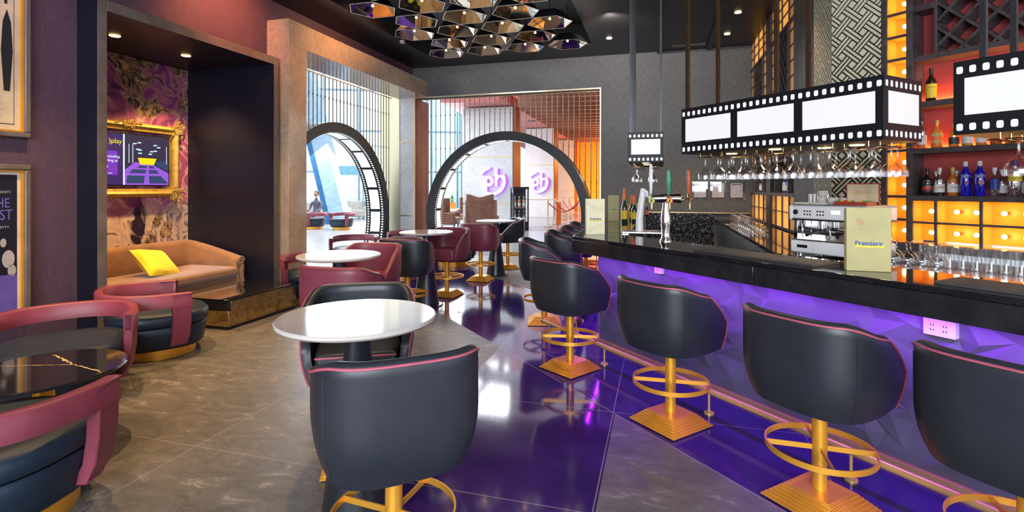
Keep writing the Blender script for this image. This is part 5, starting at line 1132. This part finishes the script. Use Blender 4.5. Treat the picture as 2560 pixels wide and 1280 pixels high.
s = MB(); s.box(-.12, .12, -.03, .03, 0, .36); tag(s.build('red_chair_back', M['copper_wall'], loc=(YX(1254, 18), 18, .28), bevel=.02), 'small red upright panel right of the wing chair', 'panel') if 0 else None
# white sofas seen through the left arch
def wsofa(label, loc, rz, w_):
    t = thing('white_sofa', label, 'sofa', loc, rz, 'white sofas in the hall'); part2 = lambda nm, *b: MB().box(*b).build(nm, M['cream_fabric'], t, bevel=.06, seg=3)
    part2('seat', -w_ / 2, w_ / 2, -.4, .4, .08, .42); part2('backrest', -w_ / 2, w_ / 2, .28, .5, .1, .85); part2('arm', -w_ / 2 - .15, -w_ / 2 + .05, -.4, .5, .08, .60); part2('arm', w_ / 2 - .05, w_ / 2 + .15, -.4, .5, .08, .60); return t
M['cream_fabric'] = mat('cream_fabric', (.62, .58, .52), .8)
ws = wsofa('left white sofa beyond the hall lounge chairs', (YX(815, 23), 23, 0), R(15), 1.8); dup(ws, (YX(884, 26), 26, 0), R(-20), 'right white sofa beyond the hall lounge chairs')
# ---------------------------------------------------------------- people: a seated guest and a dark blue statue
def body(name, chain, m_, par, sub=2):
    """skin-modifier figure: chain = list of (index, parent, (x, y, z), radius)"""
    me = bpy.data.meshes.new(name); me.from_pydata([c[2] for c in chain], [(c[1], c[0]) for c in chain if c[1] is not None], []); me.materials.append(m_)
    o = bpy.data.objects.new(name, me); C.objects.link(o); o.parent = par; sk = o.modifiers.new('skin', 'SKIN'); sk.use_smooth_shade = True
    for i, c in enumerate(chain): me.skin_vertices[0].data[i].radius = (c[3], c[3] * (c[4] if len(c) > 4 else 1)); me.skin_vertices[0].data[i].use_root = (i == 0)
    q_ = o.modifiers.new('sub', 'SUBSURF'); q_.levels = sub; q_.render_levels = sub; return o
def ensure_skin():
    pass
def figure(label, loc, rz, seated, m_body, m_head, m_hair, name, cat):
    t = thing(name, label, cat, loc, rz)
    if seated: hip = .48; ch = [(0, None, (0, 0, hip), .15, .8), (1, 0, (0, -.02, hip + .25), .13, .75), (2, 1, (0, -.03, hip + .46), .15, .7), (3, 2, (0, -.01, hip + .56), .055), (4, 3, (0, .01, hip + .66), .06), (5, 0, (.10, .05, hip), .09), (6, 5, (.12, .44, hip + .02), .065), (7, 6, (.12, .46, .10), .045), (8, 7, (.12, .58, .04), .04), (9, 0, (-.10, .05, hip), .09), (10, 9, (-.12, .44, hip + .02), .065), (11, 10, (-.12, .46, .10), .045), (12, 11, (-.12, .58, .04), .04), (13, 2, (.20, -.02, hip + .44), .055), (14, 13, (.24, .08, hip + .20), .042), (15, 14, (.18, .30, hip + .14), .032), (16, 15, (.14, .38, hip + .13), .028), (17, 2, (-.20, -.02, hip + .44), .055), (18, 17, (-.24, .08, hip + .20), .042), (19, 18, (-.18, .30, hip + .14), .032), (20, 19, (-.14, .38, hip + .13), .028)]; hz = hip + .78
    else: hip = 1.0; ch = [(0, None, (0, 0, hip), .15, .75), (1, 0, (0, 0, hip + .25), .13, .75), (2, 1, (0, 0, hip + .50), .16, .7), (3, 2, (0, 0, hip + .60), .055), (4, 3, (0, .01, hip + .70), .06), (5, 0, (.10, 0, hip - .08), .10), (6, 5, (.11, .03, .52), .07), (7, 6, (.11, 0, .09), .045), (8, 7, (.12, .14, .04), .04), (9, 0, (-.10, 0, hip - .08), .10), (10, 9, (-.11, .03, .52), .07), (11, 10, (-.12, -.02, .09), .045), (12, 11, (-.13, .12, .04), .04), (13, 2, (.21, 0, hip + .47), .06), (14, 13, (.27, -.02, hip + .20), .045), (15, 14, (.25, .10, hip - .02), .034), (16, 15, (.24, .14, hip - .10), .03), (17, 2, (-.21, 0, hip + .47), .06), (18, 17, (-.27, -.02, hip + .20), .045), (19, 18, (-.25, .10, hip - .02), .034), (20, 19, (-.24, .14, hip - .10), .03)]; hz = hip + .81
    body('body', ch, m_body, t)
    s = MB(); s.sphere((0, .01, hz), .095, 20, 0, 1.2); s.sphere((0, .105, hz - .01), .018, 8); s.sphere((.09, .0, hz), .02, 8); s.sphere((-.09, 0, hz), .02, 8)
    for x in (-.035, .035): s.sphere((x, .095, hz + .02), .012, 8, 1)
    s.box(-.025, .025, .085, .10, hz - .065, hz - .055, 2); s.build('head', [m_head, M['black'], L_['red'] if seated else m_head], t); s = MB(); s.sphere((0, -.015, hz + .03), .105, 20, 0, 1.05); s.build('hair', m_hair, t)
    return t
M['skin'] = mat('skin', (.42, .22, .15), .5); M['shirt'] = mat('dark_shirt', (.10, .10, .14), .8); M['hair'] = mat('dark_hair', (.02, .015, .012), .6); M['blue_statue'] = mat('blue_statue_paint', (.01, .10, .32), .3)
figure('person with dark hair seated in the hall, seen over the lounge chairs', (YX(791, 20.5), 20.5, 0), R(170), True, M['shirt'], M['skin'], M['hair'], 'person', 'person')
t = thing('statue_plinth', 'low pale plinth carrying the blue standing statue', 'plinth', (YX(812, 24), 24, 0), 0); part('block', M['cool_white'], lambda s: s.box(-.35, .35, -.35, .35, 0, .35))
figure('dark blue standing statue of a figure beside the leaning pillar', (YX(812, 24), 24, .35), R(160), False, M['blue_statue'], M['blue_statue'], M['blue_statue'], 'statue', 'statue')
# the rest of the writing and small structure
